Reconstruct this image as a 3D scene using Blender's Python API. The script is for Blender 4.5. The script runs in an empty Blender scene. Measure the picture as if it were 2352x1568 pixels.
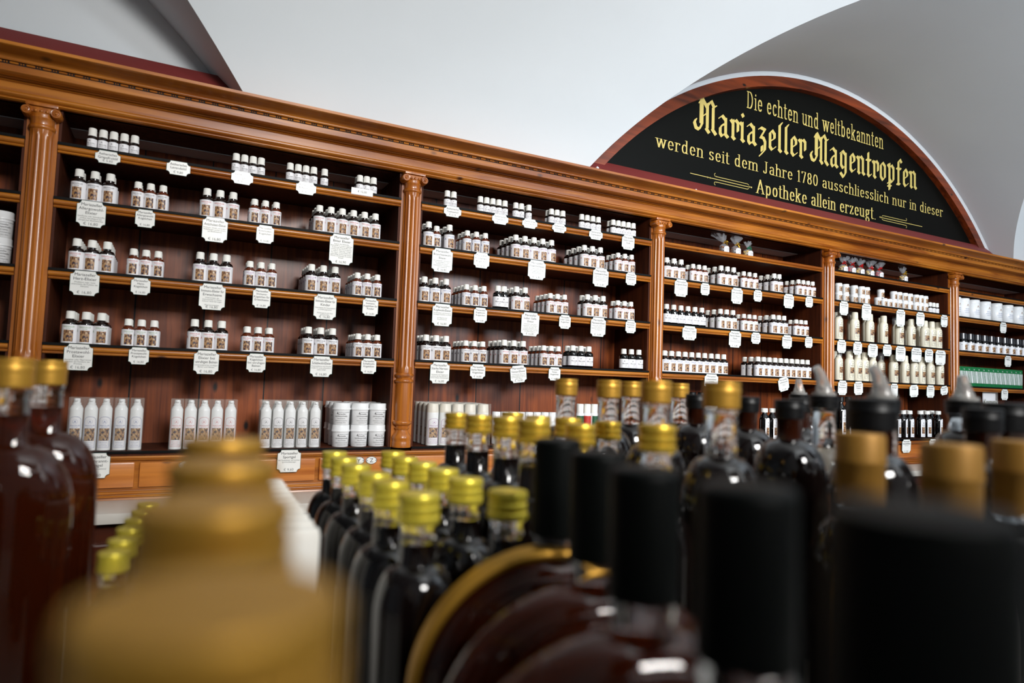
import bpy, bmesh, math, random
from mathutils import Vector, Matrix
random.seed(7)
C = bpy.context.scene.collection
sc = bpy.context.scene
PI = math.pi

# ---------------------------------------------------------------- camera, world, light, exposure
F_PX = 1500.0
cam_d = bpy.data.cameras.new('camera')
cam = bpy.data.objects.new('camera', cam_d)
C.objects.link(cam)
cam_d.sensor_width = 36.0
cam_d.lens = 36.0 * F_PX / 2352.0
cam_d.clip_start = 0.01
Rv = Vector((0.8875059, -0.4595101, 0.03440556))
Uv = Vector((-0.05828657, -0.0378824, 0.99758087))
Fv = Vector((0.45709512, 0.8873643, 0.06041212))
M = Matrix((Rv, Uv, -Fv)).transposed().to_4x4()
M.translation = Vector((0.29719743, -2.0, 1.39845785))
cam.matrix_world = M
cam_d.dof.use_dof = True
cam_d.dof.focus_distance = 2.55
cam_d.dof.aperture_fstop = 3.4
sc.camera = cam

w = bpy.data.worlds.new('world')
sc.world = w
w.use_nodes = True
w.node_tree.nodes['Background'].inputs[0].default_value = (0.80, 0.90, 1.0, 1)
w.node_tree.nodes['Background'].inputs[1].default_value = 0.12

def area(name, loc, aim, sx, sy, power, col):
    l = bpy.data.lights.new(name, 'AREA')
    l.shape = 'RECTANGLE'; l.size = sx; l.size_y = sy; l.energy = power; l.color = col
    o = bpy.data.objects.new(name, l); C.objects.link(o)
    o.location = loc
    o.rotation_euler = (Vector(aim) - Vector(loc)).to_track_quat('-Z', 'Y').to_euler()
    return o
area('window_light', (0.95, -3.7, 2.66), (1.3, 0.0, 1.75), 0.8, 0.55, 108, (1.0, 0.98, 0.95))
area('right_fill_light', (2.9, -3.7, 2.36), (3.9, 0.0, 2.2), 1.2, 0.5, 138, (0.88, 0.94, 1.0))  # added fill lamp, brightens the right bays and the vault

sc.view_settings.view_transform = 'Standard'
sc.view_settings.look = 'None'
sc.view_settings.gamma = 1.0
sc.view_settings.use_curve_mapping = False
sc.view_settings.exposure = -0.13

# ---------------------------------------------------------------- materials
def srgb(c):
    return tuple(((v / 255.0) / 12.92 if v / 255.0 <= 0.04045 else ((v / 255.0 + 0.055) / 1.055) ** 2.4) for v in c) + (1,)
MT = {}
def mat(name, rgb, rough=0.5, metal=0.0, spec=0.5, trans=0.0, ior=1.45, coat=0.0, alpha=1.0, noise=0.06, nscale=30):
    if name in MT: return MT[name]
    m = bpy.data.materials.new(name); m.use_nodes = True
    nt = m.node_tree; b = nt.nodes['Principled BSDF']
    col = srgb(rgb)
    b.inputs['Base Color'].default_value = col
    if noise > 0:
        tc = nt.nodes.new('ShaderNodeTexCoord'); n = nt.nodes.new('ShaderNodeTexNoise'); n.inputs['Scale'].default_value = nscale
        mx = nt.nodes.new('ShaderNodeMix'); mx.data_type = 'RGBA'
        mx.inputs[6].default_value = tuple(v * (1 - noise) for v in col[:3]) + (1,)
        mx.inputs[7].default_value = tuple(min(1, v * (1 + noise)) for v in col[:3]) + (1,)
        nt.links.new(tc.outputs['Object'], n.inputs['Vector'])
        nt.links.new(n.outputs['Fac'], mx.inputs[0]); nt.links.new(mx.outputs[2], b.inputs['Base Color'])
    b.inputs['Roughness'].default_value = rough
    b.inputs['Metallic'].default_value = metal
    b.inputs['Specular IOR Level'].default_value = spec
    b.inputs['Transmission Weight'].default_value = trans
    b.inputs['IOR'].default_value = ior
    b.inputs['Coat Weight'].default_value = coat
    b.inputs['Alpha'].default_value = alpha
    MT[name] = m
    return m

def wood(name, c1, c2, knot, rough=0.32, axis='X', plank=0.0, coat=0.3, scale=1.0, spec=0.5):
    m = bpy.data.materials.new(name); m.use_nodes = True
    nt = m.node_tree; N = nt.nodes; L = nt.links; b = N['Principled BSDF']
    geo = N.new('ShaderNodeNewGeometry')
    mp = N.new('ShaderNodeMapping'); L.new(geo.outputs['Position'], mp.inputs['Vector'])
    st = {'X': (1.2, 22, 22), 'Z': (22, 22, 1.2)}[axis]
    mp.inputs['Scale'].default_value = tuple(v * scale for v in st)
    n1 = N.new('ShaderNodeTexNoise'); n1.inputs['Scale'].default_value = 3.0; n1.inputs['Detail'].default_value = 6; n1.inputs['Distortion'].default_value = 0.6
    L.new(mp.outputs[0], n1.inputs['Vector'])
    n2 = N.new('ShaderNodeTexNoise'); n2.inputs['Scale'].default_value = 2.2; n2.inputs['Detail'].default_value = 2
    L.new(geo.outputs['Position'], n2.inputs['Vector'])
    r1 = N.new('ShaderNodeValToRGB'); r1.color_ramp.elements[0].position = 0.3; r1.color_ramp.elements[1].position = 0.7
    r1.color_ramp.elements[0].color = srgb(c1); r1.color_ramp.elements[1].color = srgb(c2)
    ad = N.new('ShaderNodeMath'); ad.operation = 'ADD'; ad.use_clamp = True
    ml = N.new('ShaderNodeMath'); ml.operation = 'MULTIPLY_ADD'; ml.inputs[1].default_value = 0.8; ml.inputs[2].default_value = -0.4
    L.new(n2.outputs['Fac'], ml.inputs[0]); L.new(n1.outputs['Fac'], ad.inputs[0]); L.new(ml.outputs[0], ad.inputs[1])
    L.new(ad.outputs[0], r1.inputs[0])
    # knots
    mk = N.new('ShaderNodeMapping'); L.new(geo.outputs['Position'], mk.inputs['Vector'])
    mk.inputs['Scale'].default_value = (8, 8, 15) if axis == 'X' else (13, 8, 6)
    v = N.new('ShaderNodeTexVoronoi'); v.inputs['Scale'].default_value = 1.0
    L.new(mk.outputs[0], v.inputs['Vector'])
    rk = N.new('ShaderNodeValToRGB'); rk.color_ramp.elements[0].position = 0.05; rk.color_ramp.elements[1].position = 0.13
    rk.color_ramp.elements[0].color = (1, 1, 1, 1); rk.color_ramp.elements[1].color = (0, 0, 0, 1)
    L.new(v.outputs['Distance'], rk.inputs[0])
    mx = N.new('ShaderNodeMix'); mx.data_type = 'RGBA'; mx.inputs[7].default_value = srgb(knot)
    L.new(rk.outputs[0], mx.inputs[0]); L.new(r1.outputs[0], mx.inputs[6])
    out = mx.outputs[2]
    if plank > 0:
        sx = N.new('ShaderNodeSeparateXYZ'); L.new(geo.outputs['Position'], sx.inputs[0])
        md = N.new('ShaderNodeMath'); md.operation = 'PINGPONG'; md.inputs[1].default_value = plank / 2
        L.new(sx.outputs['X'], md.inputs[0])
        lt = N.new('ShaderNodeMath'); lt.operation = 'LESS_THAN'; lt.inputs[1].default_value = 0.0022
        L.new(md.outputs[0], lt.inputs[0])
        m2 = N.new('ShaderNodeMix'); m2.data_type = 'RGBA'; m2.inputs[7].default_value = srgb((20, 8, 5))
        L.new(lt.outputs[0], m2.inputs[0]); L.new(out, m2.inputs[6]); out = m2.outputs[2]
        # planks differ a little
        fl = N.new('ShaderNodeMath'); fl.operation = 'SNAP'; fl.inputs[1].default_value = plank
        L.new(sx.outputs['X'], fl.inputs[0])
        wn = N.new('ShaderNodeTexWhiteNoise'); wn.noise_dimensions = '1D'; L.new(fl.outputs[0], wn.inputs['W'])
        hs = N.new('ShaderNodeHueSaturation'); ma = N.new('ShaderNodeMath'); ma.operation = 'MULTIPLY_ADD'; ma.inputs[1].default_value = 0.5; ma.inputs[2].default_value = 0.75
        L.new(wn.outputs['Value'], ma.inputs[0]); L.new(ma.outputs[0], hs.inputs['Value']); L.new(out, hs.inputs['Color']); out = hs.outputs[0]
    L.new(out, b.inputs['Base Color'])
    b.inputs['Roughness'].default_value = rough; b.inputs['Specular IOR Level'].default_value = spec
    b.inputs['Coat Weight'].default_value = coat; b.inputs['Coat Roughness'].default_value = 0.18
    bp = N.new('ShaderNodeBump'); bp.inputs['Strength'].default_value = 0.12; bp.inputs['Distance'].default_value = 0.002
    L.new(n1.outputs['Fac'], bp.inputs['Height']); L.new(bp.outputs[0], b.inputs['Normal'])
    MT[name] = m
    return m

W_FRONT = wood('honey_pine', (136, 70, 12), (188, 116, 34), (60, 26, 10))
W_FRONTZ = wood('honey_pine_upright', (134, 66, 10), (182, 106, 30), (60, 26, 10), axis='Z')
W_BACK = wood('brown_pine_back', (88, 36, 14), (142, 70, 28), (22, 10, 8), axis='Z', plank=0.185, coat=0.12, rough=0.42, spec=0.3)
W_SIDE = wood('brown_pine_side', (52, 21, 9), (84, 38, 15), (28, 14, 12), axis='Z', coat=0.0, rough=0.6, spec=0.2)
W_DARK = wood('dark_pine', (52, 20, 8), (80, 34, 14), (20, 8, 6))
W_DRAWER = wood('drawer_pine', (160, 84, 26), (204, 126, 52), (70, 30, 12))
W_FRAME = wood('reddish_burl', (66, 24, 8), (132, 56, 20), (16, 8, 5), scale=0.6, coat=0.1)

def plaster():
    m = bpy.data.materials.new('white_plaster'); m.use_nodes = True
    nt = m.node_tree; b = nt.nodes['Principled BSDF']
    geo = nt.nodes.new('ShaderNodeNewGeometry'); n = nt.nodes.new('ShaderNodeTexNoise'); n.inputs['Scale'].default_value = 2.0; n.inputs['Detail'].default_value = 5
    nt.links.new(geo.outputs['Position'], n.inputs['Vector'])
    r = nt.nodes.new('ShaderNodeValToRGB'); r.color_ramp.elements[0].color = (0.60, 0.635, 0.66, 1); r.color_ramp.elements[1].color = (0.67, 0.705, 0.73, 1)
    nt.links.new(n.outputs['Fac'], r.inputs[0]); nt.links.new(r.outputs[0], b.inputs['Base Color'])
    b.inputs['Roughness'].default_value = 0.85
    bp = nt.nodes.new('ShaderNodeBump'); bp.inputs['Strength'].default_value = 0.15; bp.inputs['Distance'].default_value = 0.01
    nt.links.new(n.outputs['Fac'], bp.inputs['Height']); nt.links.new(bp.outputs[0], b.inputs['Normal'])
    return m
PLASTER = plaster()

def painting():
    # blurred little devotional picture: brown and ochre cloud, blue figure left, pale centre
    m = bpy.data.materials.new('printed_picture'); m.use_nodes = True
    nt = m.node_tree; N = nt.nodes; L = nt.links; b = N['Principled BSDF']
    tc = N.new('ShaderNodeTexCoord')
    mp = N.new('ShaderNodeMapping'); mp.inputs['Scale'].default_value = (190, 190, 120); L.new(tc.outputs['Object'], mp.inputs['Vector'])
    n = N.new('ShaderNodeTexNoise'); n.inputs['Scale'].default_value = 1.3; n.inputs['Detail'].default_value = 3; L.new(mp.outputs[0], n.inputs['Vector'])
    r = N.new('ShaderNodeValToRGB'); e = r.color_ramp.elements
    e[0].position = 0.33; e[0].color = srgb((30, 34, 70)); e[1].position = 0.68; e[1].color = srgb((232, 218, 186))
    for p, c in ((0.41, (66, 50, 44)), (0.48, (140, 92, 60)), (0.56, (186, 150, 104)), (0.62, (150, 110, 70))):
        k = e.new(p); k.color = srgb(c)
    L.new(n.outputs['Fac'], r.inputs[0])
    L.new(r.outputs[0], b.inputs['Base Color']); b.inputs['Roughness'].default_value = 0.4
    return m
PICT = painting()

AMBER = mat('brown_glass', (22, 8, 4), 0.08, coat=0.4, noise=0)
AMBER2 = mat('amber_glass', (92, 36, 8), 0.1, coat=0.4, noise=0)
BLACKG = mat('black_glass', (7, 6, 6), 0.06, coat=0.5, noise=0)
CAPW = mat('white_plastic_cap', (242, 240, 233), 0.35, noise=0.02)
LABW = mat('white_paper', (238, 236, 238), 0.45, noise=0.02)
CREAM = mat('cream_plastic', (236, 228, 206), 0.3, noise=0.02)
TUBW = mat('white_tub_plastic', (240, 240, 240), 0.25, noise=0.02)
RAIL = mat('black_rail', (8, 7, 7), 0.55, spec=0.15, noise=0)
INK = mat('ink_black', (40, 38, 44), 0.6, noise=0)
INKG = mat('ink_grey', (120, 122, 120), 0.6, noise=0)
INKS = {'k': INK, 'r': mat('ink_red', (196, 60, 60), 0.6, noise=0), 'g': mat('ink_green', (110, 150, 90), 0.6, noise=0),
        'b': mat('ink_blue', (80, 100, 160), 0.6, noise=0), 'p': mat('ink_purple', (150, 80, 150), 0.6, noise=0)}
TAGW = mat('tag_card', (244, 243, 238), 0.22, noise=0.015)
TAGE = mat('tag_green_edge', (20, 70, 56), 0.3, noise=0)
CLEAR = mat('clear_plastic', (245, 245, 240), 0.05, trans=1.0, ior=1.05, noise=0)
GLASS = mat('clear_glass', (250, 250, 250), 0.02, trans=1.0, ior=1.45, noise=0)
FILM = mat('cellophane', (235, 235, 240), 0.12, trans=0.0, alpha=0.17, spec=1.0, noise=0)
GOLDCAP = mat('gold_cap', (214, 176, 62), 0.34, metal=0.75, noise=0.05)
GOLDH = mat('shaded_gold_capsule', (150, 108, 40), 0.5, metal=0.35, noise=0.06)  # gold darkened in colour to stand in for shade on the right-hand capsules
GOLDL2 = mat('brown_gold_cap', (188, 140, 50), 0.42, metal=0.6, noise=0.05)
GOLDC2 = mat('dull_gold_cap', (186, 140, 52), 0.42, metal=0.6, noise=0.06)
YELLOWCAP = mat('pale_gold_cap', (222, 202, 70), 0.34, metal=0.6, noise=0.05)
GOLDL = mat('gold_lettering', (202, 182, 104), 0.45, noise=0.03)
SIGNB = mat('black_sign_paint', (7, 8, 6), 0.5, spec=0.12, noise=0.1)
MAROON = mat('maroon_board', (112, 42, 40), 0.5, noise=0.08, nscale=6)
MAROOND = MAROON
DKCAP = mat('dark_green_capsule', (3, 5, 4), 0.5, spec=0.12, noise=0.1)
BLKCAP = mat('black_plastic_cap', (8, 8, 9), 0.4, spec=0.3, noise=0)
LIQ = mat('dark_liqueur', (12, 6, 5), 0.07, coat=0.4, noise=0)
LIQA = mat('amber_liqueur', (92, 36, 12), 0.05, trans=0.8, ior=1.35, coat=0.3, noise=0)
STONE = mat('pale_marble', (205, 198, 188), 0.35, noise=0.12, nscale=5)
FLOORM = mat('floor_stone', (196, 188, 174), 0.6, noise=0.15, nscale=4)
GREEN = mat('green_carton', (20, 110, 60), 0.45, noise=0.04)
REDR = mat('red_ribbon', (190, 24, 24), 0.3, noise=0.1)
GOLDR = mat('gold_ribbon', (214, 170, 60), 0.3, metal=0.6, noise=0.1)
NUTS = mat('dried_fruit', (120, 70, 30), 0.6, noise=0.6, nscale=160)
CHIPS = mat('yellow_chips', (220, 180, 90), 0.6, noise=0.5, nscale=160)
ENAMEL = mat('enamel_plate', (236, 236, 232), 0.15, noise=0)
FROST = mat('frosted_plastic', (226, 218, 204), 0.35, noise=0.02)
SMOKE = mat('smoky_lid', (46, 46, 50), 0.15, coat=0.3, noise=0)

# ---------------------------------------------------------------- mesh helpers
def bm_mesh(bm, name, mats, smooth=False, autos=None):
    bmesh.ops.recalc_face_normals(bm, faces=bm.faces)
    me = bpy.data.meshes.new(name); bm.to_mesh(me); bm.free()
    for m in (mats if isinstance(mats, (list, tuple)) else [mats]): me.materials.append(m)
    if smooth:
        for p in me.polygons: p.use_smooth = True
        if autos is not False: me.set_sharp_from_angle(angle=math.radians(autos or 35))
    return me
def add_box(bm, x0, x1, y0, y1, z0, z1, bev=0.0, mi=0):
    vs = [bm.verts.new((x, y, z)) for x in (x0, x1) for y in (y0, y1) for z in (z0, z1)]
    fs = [bm.faces.new([vs[i] for i in q]) for q in ((0, 1, 3, 2), (4, 6, 7, 5), (0, 4, 5, 1), (2, 3, 7, 6), (0, 2, 6, 4), (1, 5, 7, 3))]
    for f in fs: f.material_index = mi
    if bev > 0:
        es = list({e for f in fs for e in f.edges})
        bmesh.ops.bevel(bm, geom=es, offset=bev, segments=2, profile=0.6, affect='EDGES')
def add_lathe(bm, prof, seg=24, c=(0, 0, 0), axis='Z', sx=1.0, sy=1.0, mi=0, a0=0.0, a1=2 * PI):
    full = abs(a1 - a0 - 2 * PI) < 1e-6
    rows = []
    for r, h in prof:
        row = []
        if r < 1e-6:
            p = (0, 0, h)
            row = [bm.verts.new(tr(p, c, axis))]
        else:
            for i in range(seg if full else seg + 1):
                a = a0 + (a1 - a0) * i / seg
                row.append(bm.verts.new(tr((r * math.cos(a) * sx, r * math.sin(a) * sy, h), c, axis)))
        rows.append(row)
    for A, B in zip(rows, rows[1:]):
        n = seg
        for i in range(n):
            j = (i + 1) % len(A) if len(A) > 1 else 0
            k = (i + 1) % len(B) if len(B) > 1 else 0
            if not full and ((len(A) > 1 and i + 1 >= len(A)) or (len(B) > 1 and i + 1 >= len(B))): continue
            q = [A[i if len(A) > 1 else 0], A[j], B[k], B[i if len(B) > 1 else 0]]
            u = []
            for v in q:
                if v not in u: u.append(v)
            if len(u) > 2:
                f = bm.faces.new(u); f.material_index = mi
def tr(p, c, axis):
    x, y, z = p
    if axis == 'Y': x, y, z = x, z, y
    if axis == 'X': x, y, z = z, x, y
    return (x + c[0], y + c[1], z + c[2])
def add_profile_x(bm, pts, x0, x1, mi=0, caps=True):
    a = [bm.verts.new((x0, y, z)) for y, z in pts]; b = [bm.verts.new((x1, y, z)) for y, z in pts]
    n = len(pts)
    for i in range(n):
        j = (i + 1) % n
        bm.faces.new((a[i], a[j], b[j], b[i])).material_index = mi
    if caps:
        bm.faces.new(a).material_index = mi; bm.faces.new(b[::-1]).material_index = mi
def add_tube(bm, pts, r, seg=8, mi=0):
    prev = None; rad = r if isinstance(r, (list, tuple)) else [r] * len(pts)
    P = [Vector(p) for p in pts]
    for i, p in enumerate(P):
        d = (P[min(i + 1, len(P) - 1)] - P[max(i - 1, 0)]).normalized()
        u = d.orthogonal().normalized() if prev is None else (pu - d * pu.dot(d)).normalized()
        pu = u; v = d.cross(u)
        ring = [bm.verts.new(p + (u * math.cos(2 * PI * k / seg) + v * math.sin(2 * PI * k / seg)) * rad[i]) for k in range(seg)]
        if prev:
            for k in range(seg): bm.faces.new((prev[k], prev[(k + 1) % seg], ring[(k + 1) % seg], ring[k])).material_index = mi
        else: bm.faces.new(ring).material_index = mi
        prev = ring
    bm.faces.new(prev[::-1]).material_index = mi
def patch(bm, r, z0, z1, a0, a1, seg=12, mi=0, arch=0.0):
    # a curved sheet on a bottle of radius r; angle 0 faces the room (-Y); arch rounds the top
    lo = []; hi = []
    for i in range(seg + 1):
        t = i / seg; a = a0 + (a1 - a0) * t
        zz = z1 - arch * (1 - math.sqrt(max(0, 1 - (2 * t - 1) ** 2)))
        lo.append(bm.verts.new((r * math.sin(a), -r * math.cos(a), z0))); hi.append(bm.verts.new((r * math.sin(a), -r * math.cos(a), zz)))
    for i in range(seg): bm.faces.new((lo[i], lo[i + 1], hi[i + 1], hi[i])).material_index = mi

def obj(name, me, parent=None, loc=(0, 0, 0), rot=(0, 0, 0)):
    o = bpy.data.objects.new(name, me); C.objects.link(o)
    o.location = loc; o.rotation_euler = rot
    if parent: o.parent = parent
    return o
def tag(o, label, cat, group=None):
    o['label'] = label; o['category'] = cat
    if group: o['group'] = group
    return o
def thing(name, label, cat, loc=(0, 0, 0), rz=0.0, group=None):
    o = bpy.data.objects.new(name, None); C.objects.link(o); o.empty_display_size = 0.02
    o.location = loc; o.rotation_euler = (0, 0, rz)
    return tag(o, label, cat, group)
def structure(name, me):
    o = obj(name, me); o['kind'] = 'structure'; return o
def boxmesh(name, dims, m, bev=0.0):
    bm = bmesh.new(); add_box(bm, *dims, bev=bev); return bm_mesh(bm, name, m, smooth=bev > 0)
def dup(src, loc, rz, label, group=None):
    r = src.copy(); C.objects.link(r); r.location = loc; r.rotation_euler = (0, 0, rz)
    r['label'] = label
    if group: r['group'] = group
    for ch in src.children:
        c = ch.copy(); C.objects.link(c); c.parent = r
        for g in ch.children:
            d = g.copy(); C.objects.link(d); d.parent = c
    return r

def text_verts(txt, size, align='CENTER', bold=0.0, spacing=1.0):
    cu = bpy.data.curves.new('t', 'FONT'); cu.body = txt; cu.size = size; cu.align_x = align
    cu.resolution_u = 2; cu.space_line = spacing
    o = bpy.data.objects.new('t', cu)
    me = bpy.data.meshes.new_from_object(o)
    vs = [v.co.copy() for v in me.vertices]; fs = [tuple(p.vertices) for p in me.polygons]
    bpy.data.objects.remove(o); bpy.data.curves.remove(cu); bpy.data.meshes.remove(me)
    return vs, fs
TXC = {}
def tx(txt, size, bold=0.0):
    k = (txt, size, bold)
    if k not in TXC: TXC[k] = text_verts(txt, size, bold=bold)
    return TXC[k]
def put_text(bm, txt, size, fn, maxw=None, mi=0, bold=0.0):
    vs, fs = tx(txt, size, bold)
    if not vs: return
    wd = max(v.x for v in vs) - min(v.x for v in vs)
    s = min(1.0, maxw / wd) if maxw and wd > 0 else 1.0
    nv = [bm.verts.new(fn(v.x * s, v.y)) for v in vs]
    for f in fs:
        try: bm.faces.new([nv[i] for i in f]).material_index = mi
        except ValueError: pass
def bend(r, z, x0=0.0):
    return lambda x, y: (r * math.sin((x + x0) / r), -r * math.cos((x + x0) / r), z + y)

# ================================================================ the room: floor, wall, vaulted ceiling
bm = bmesh.new(); add_box(bm, -2.6, 8.2, -4.4, 0.6, -0.05, 0.0)
structure('floor', bm_mesh(bm, 'floor', FLOORM))
bm = bmesh.new(); add_box(bm, -2.6, 8.2, 0.24, 0.5, 0.0, 2.05); add_box(bm, -2.6, 8.2, 0.13, 0.5, 2.05, 3.3)
structure('wall_back', bm_mesh(bm, 'wall_back', PLASTER))
# added unseen wall behind viewer: sill shades near bottles, left jamb dims that side
bm = bmesh.new(); add_box(bm, -2.6, 8.2, -3.1, -2.6, 0.0, 1.90)
for xa, xb in ((-2.6, 0.5), (1.8, 2.2), (5.0, 5.6), (8.0, 8.2)): add_box(bm, xa, xb, -3.1, -2.6, 1.90, 3.24)
structure('wall_light_blocker', bm_mesh(bm, 'wall_light_blocker', PLASTER))

VA, VB, VZ = 3.2, 1.3, 2.0       # main barrel vault: half width, rise, springing height
PR, PZ, RISE = 1.822, 1.08, 0.0    # the caps over the lunettes
LUN = (-1.02, 3.05, 7.12)
def barrel_z(y): return VZ + VB * math.sqrt(max(0, 1 - (1 + y / VA) ** 2))
def barrel_y(z): return -VA * (1 - math.sqrt(max(0, 1 - ((z - VZ) / VB) ** 2)))
def cap_z(xr, y): return PZ + math.sqrt(max(0, PR * PR - xr * xr)) + RISE * max(0, -y)
def groin_y(xr):
    lo, hi = 0.0, -VA
    for _ in range(40):
        m_ = (lo + hi) / 2
        if barrel_z(m_) < cap_z(xr, m_): lo = m_
        else: hi = m_
    return (lo + hi) / 2
bm = bmesh.new()
ZLOW = 2.085
XM = math.sqrt(PR * PR - (ZLOW - PZ) ** 2)
for xc in LUN:
    cols_ = []
    n = 64
    for i in range(n + 1):
        xr = -XM * math.cos(PI * i / n)
        yg = groin_y(xr)
        row = []
        for k in range(15):
            y = 0.14 + (yg - 0.14) * k / 14
            row.append(bm.verts.new((xc + xr, y, cap_z(xr, y))))
        cols_.append(row)
    for a, b in zip(cols_, cols_[1:]):
        for k in range(14): bm.faces.new((a[k], b[k], b[k + 1], a[k + 1]))
# main barrel between the caps
def half_w(z, y):
    h = z - PZ - RISE * max(0, -y)
    return math.sqrt(PR * PR - h * h) if h < PR else 0.0
edges = [(-2.6, None)] + [(xc, xc) for xc in LUN] + [(8.2, None)]
NT = 60
for gi in range(len(LUN) + 1):
    L_ = LUN[gi - 1] if gi > 0 else None; R_ = LUN[gi] if gi < len(LUN) else None
    if L_ is None and LUN[0] - XM < -2.6 : continue
    prev = None
    for t in range(NT + 1):
        th0 = math.asin((ZLOW - VZ) / VB)
        th = th0 + (PI / 2 - th0) * (t / NT) ** 1.3
        y = -VA * (1 - math.cos(th)); z = VZ + VB * math.sin(th)
        hw = half_w(z, y)
        x0 = L_ + hw if L_ is not None else -2.6
        x1 = R_ - hw if R_ is not None else 8.2
        if x1 < x0: x1 = x0
        row = [bm.verts.new((x0 + (x1 - x0) * k / 10, y, z)) for k in range(11)]
        if prev:
            for k in range(10):
                try: bm.faces.new((prev[k], prev[k + 1], row[k + 1], row[k]))
                except ValueError: pass
        prev = row
# short pier faces under the springing
for a, b in ((LUN[0] + XM, LUN[1] - XM), (LUN[1] + XM, LUN[2] - XM)):
    add_box(bm, a, b, 0.0, 0.2, 2.075, ZLOW)
me = bm_mesh(bm, 'ceiling', PLASTER)
for p in me.polygons: p.use_smooth = True
me.set_sharp_from_angle(angle=math.radians(28))
structure('ceiling', me)
# raised white plaster rib round each lunette
for i, xc in enumerate(LUN[1:2]):
    bm = bmesh.new()
    n = 72; A0 = math.asin((2.1 - PZ) / 1.80); prev = None
    for k in range(n + 1):
        a = A0 + (PI - 2 * A0) * k / n
        row = []
        for r, y in ((1.803, 0.138), (1.803, 0.082), (1.812, 0.078), (1.824, 0.066), (1.832, 0.045), (1.836, 0.02), (1.838, 0.138)):
            row.append(bm.verts.new((xc + r * math.cos(a), y, PZ + r * math.sin(a))))
        if prev:
            for j in range(6): bm.faces.new((prev[j], prev[j + 1], row[j + 1], row[j]))
        prev = row
    structure('trim_%d' % (i + 1), bm_mesh(bm, 'lunette_rib', PLASTER, smooth=True))

# ================================================================ the shelving wall
ZR = {1: 1.9694, 2: 1.828, 3: 1.6453, 4: 1.4558, 5: 1.18}
BAY = {0: (-0.95, -0.068), 1: (0.0, 0.911), 2: (0.979, 1.9236), 3: (1.9877, 2.9219), 4: (2.9975, 3.9212), 5: (3.9905, 4.92)}
BN = {0: 'far left bay', 1: 'first full bay', 2: 'second bay', 3: 'third bay', 4: 'fourth bay', 5: 'far right bay'}
RN = {1: 'top shelf', 2: 'second shelf', 3: 'third shelf', 4: 'fourth shelf', 5: 'bottom ledge'}
DEP = 0.215
ORD = ['zeroth', 'first', 'second', 'third', 'fourth', 'fifth', 'sixth', 'seventh', 'eighth', 'ninth', 'tenth', 'eleventh', 'twelfth', 'thirteenth', 'fourteenth']
CAB = {}
BLAB = {0: 'dark pine shelf cabinet at the far left, mostly cut off by the frame',
        1: 'pine shelf cabinet with brown bottles, first full bay from the left',
        2: 'pine shelf cabinet between the second and third fluted posts from the left',
        3: 'pine shelf cabinet with three cellophane bags on its bare top shelf',
        4: 'pine shelf cabinet full of cream lotion bottles and stacked white tubs',
        5: 'pine shelf cabinet with big white jars and green cartons at far right'}
for b, (x0, x1) in BAY.items():
    t = thing('shelf_cabinet', BLAB[b], 'shelf cabinet', (x0, 0, 1.168), group='pine shelf cabinets along the wall')
    CAB[b] = t
    W = x1 - x0; z0 = 1.168
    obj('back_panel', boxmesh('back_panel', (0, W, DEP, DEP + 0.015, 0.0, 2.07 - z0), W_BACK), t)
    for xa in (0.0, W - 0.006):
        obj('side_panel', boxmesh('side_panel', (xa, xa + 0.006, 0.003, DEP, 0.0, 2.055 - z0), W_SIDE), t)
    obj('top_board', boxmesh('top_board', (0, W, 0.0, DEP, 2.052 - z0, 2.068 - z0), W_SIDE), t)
    for r in (1, 2, 3, 4):
        zt = ZR[r] - z0
        bm = bmesh.new()
        add_box(bm, 0.001, W - 0.001, 0.006, DEP - 0.001, zt - 0.02, zt)
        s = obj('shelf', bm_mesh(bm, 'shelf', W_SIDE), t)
        bm = bmesh.new()
        pts = [(0.006, zt - 0.0015 - (0 if True else 0))]
        zz = zt - (0.0065 if not (b == 3 and r == 1) else 0.0)
        pr = [(0.006, zz)]
        for k in range(9):
            a = PI / 2 - PI * k / 8
            pr.append((0.0 - 0.0065 * math.cos(a), zz - 0.0068 + 0.0068 * math.sin(a)))
        pr += [(0.0015, zz - 0.0142), (-0.0015, zz - 0.0155), (-0.0025, zz - 0.0178), (-0.0005, zz - 0.0205), (0.006, zz - 0.0205)]
        add_profile_x(bm, pr, 0.001, W - 0.001)
        obj('shelf_nosing', bm_mesh(bm, 'shelf_nosing', W_FRONT, smooth=True), s)
        if not (b == 3 and r == 1):
            obj('tag_rail', boxmesh('tag_rail', (0.0, W, -0.005, 0.006, zt - 0.0065, zt + 0.0004), RAIL), s)
    # bottom ledge
    zt = ZR[5] - z0
    bm = bmesh.new()
    add_box(bm, 0.0, W, -0.004, DEP, zt - 0.012, zt)
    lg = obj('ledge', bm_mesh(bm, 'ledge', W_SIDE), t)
    obj('tag_rail', boxmesh('tag_rail', (0.0, W, -0.009, -0.004, zt - 0.006, zt + 0.0006), RAIL), lg)

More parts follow.
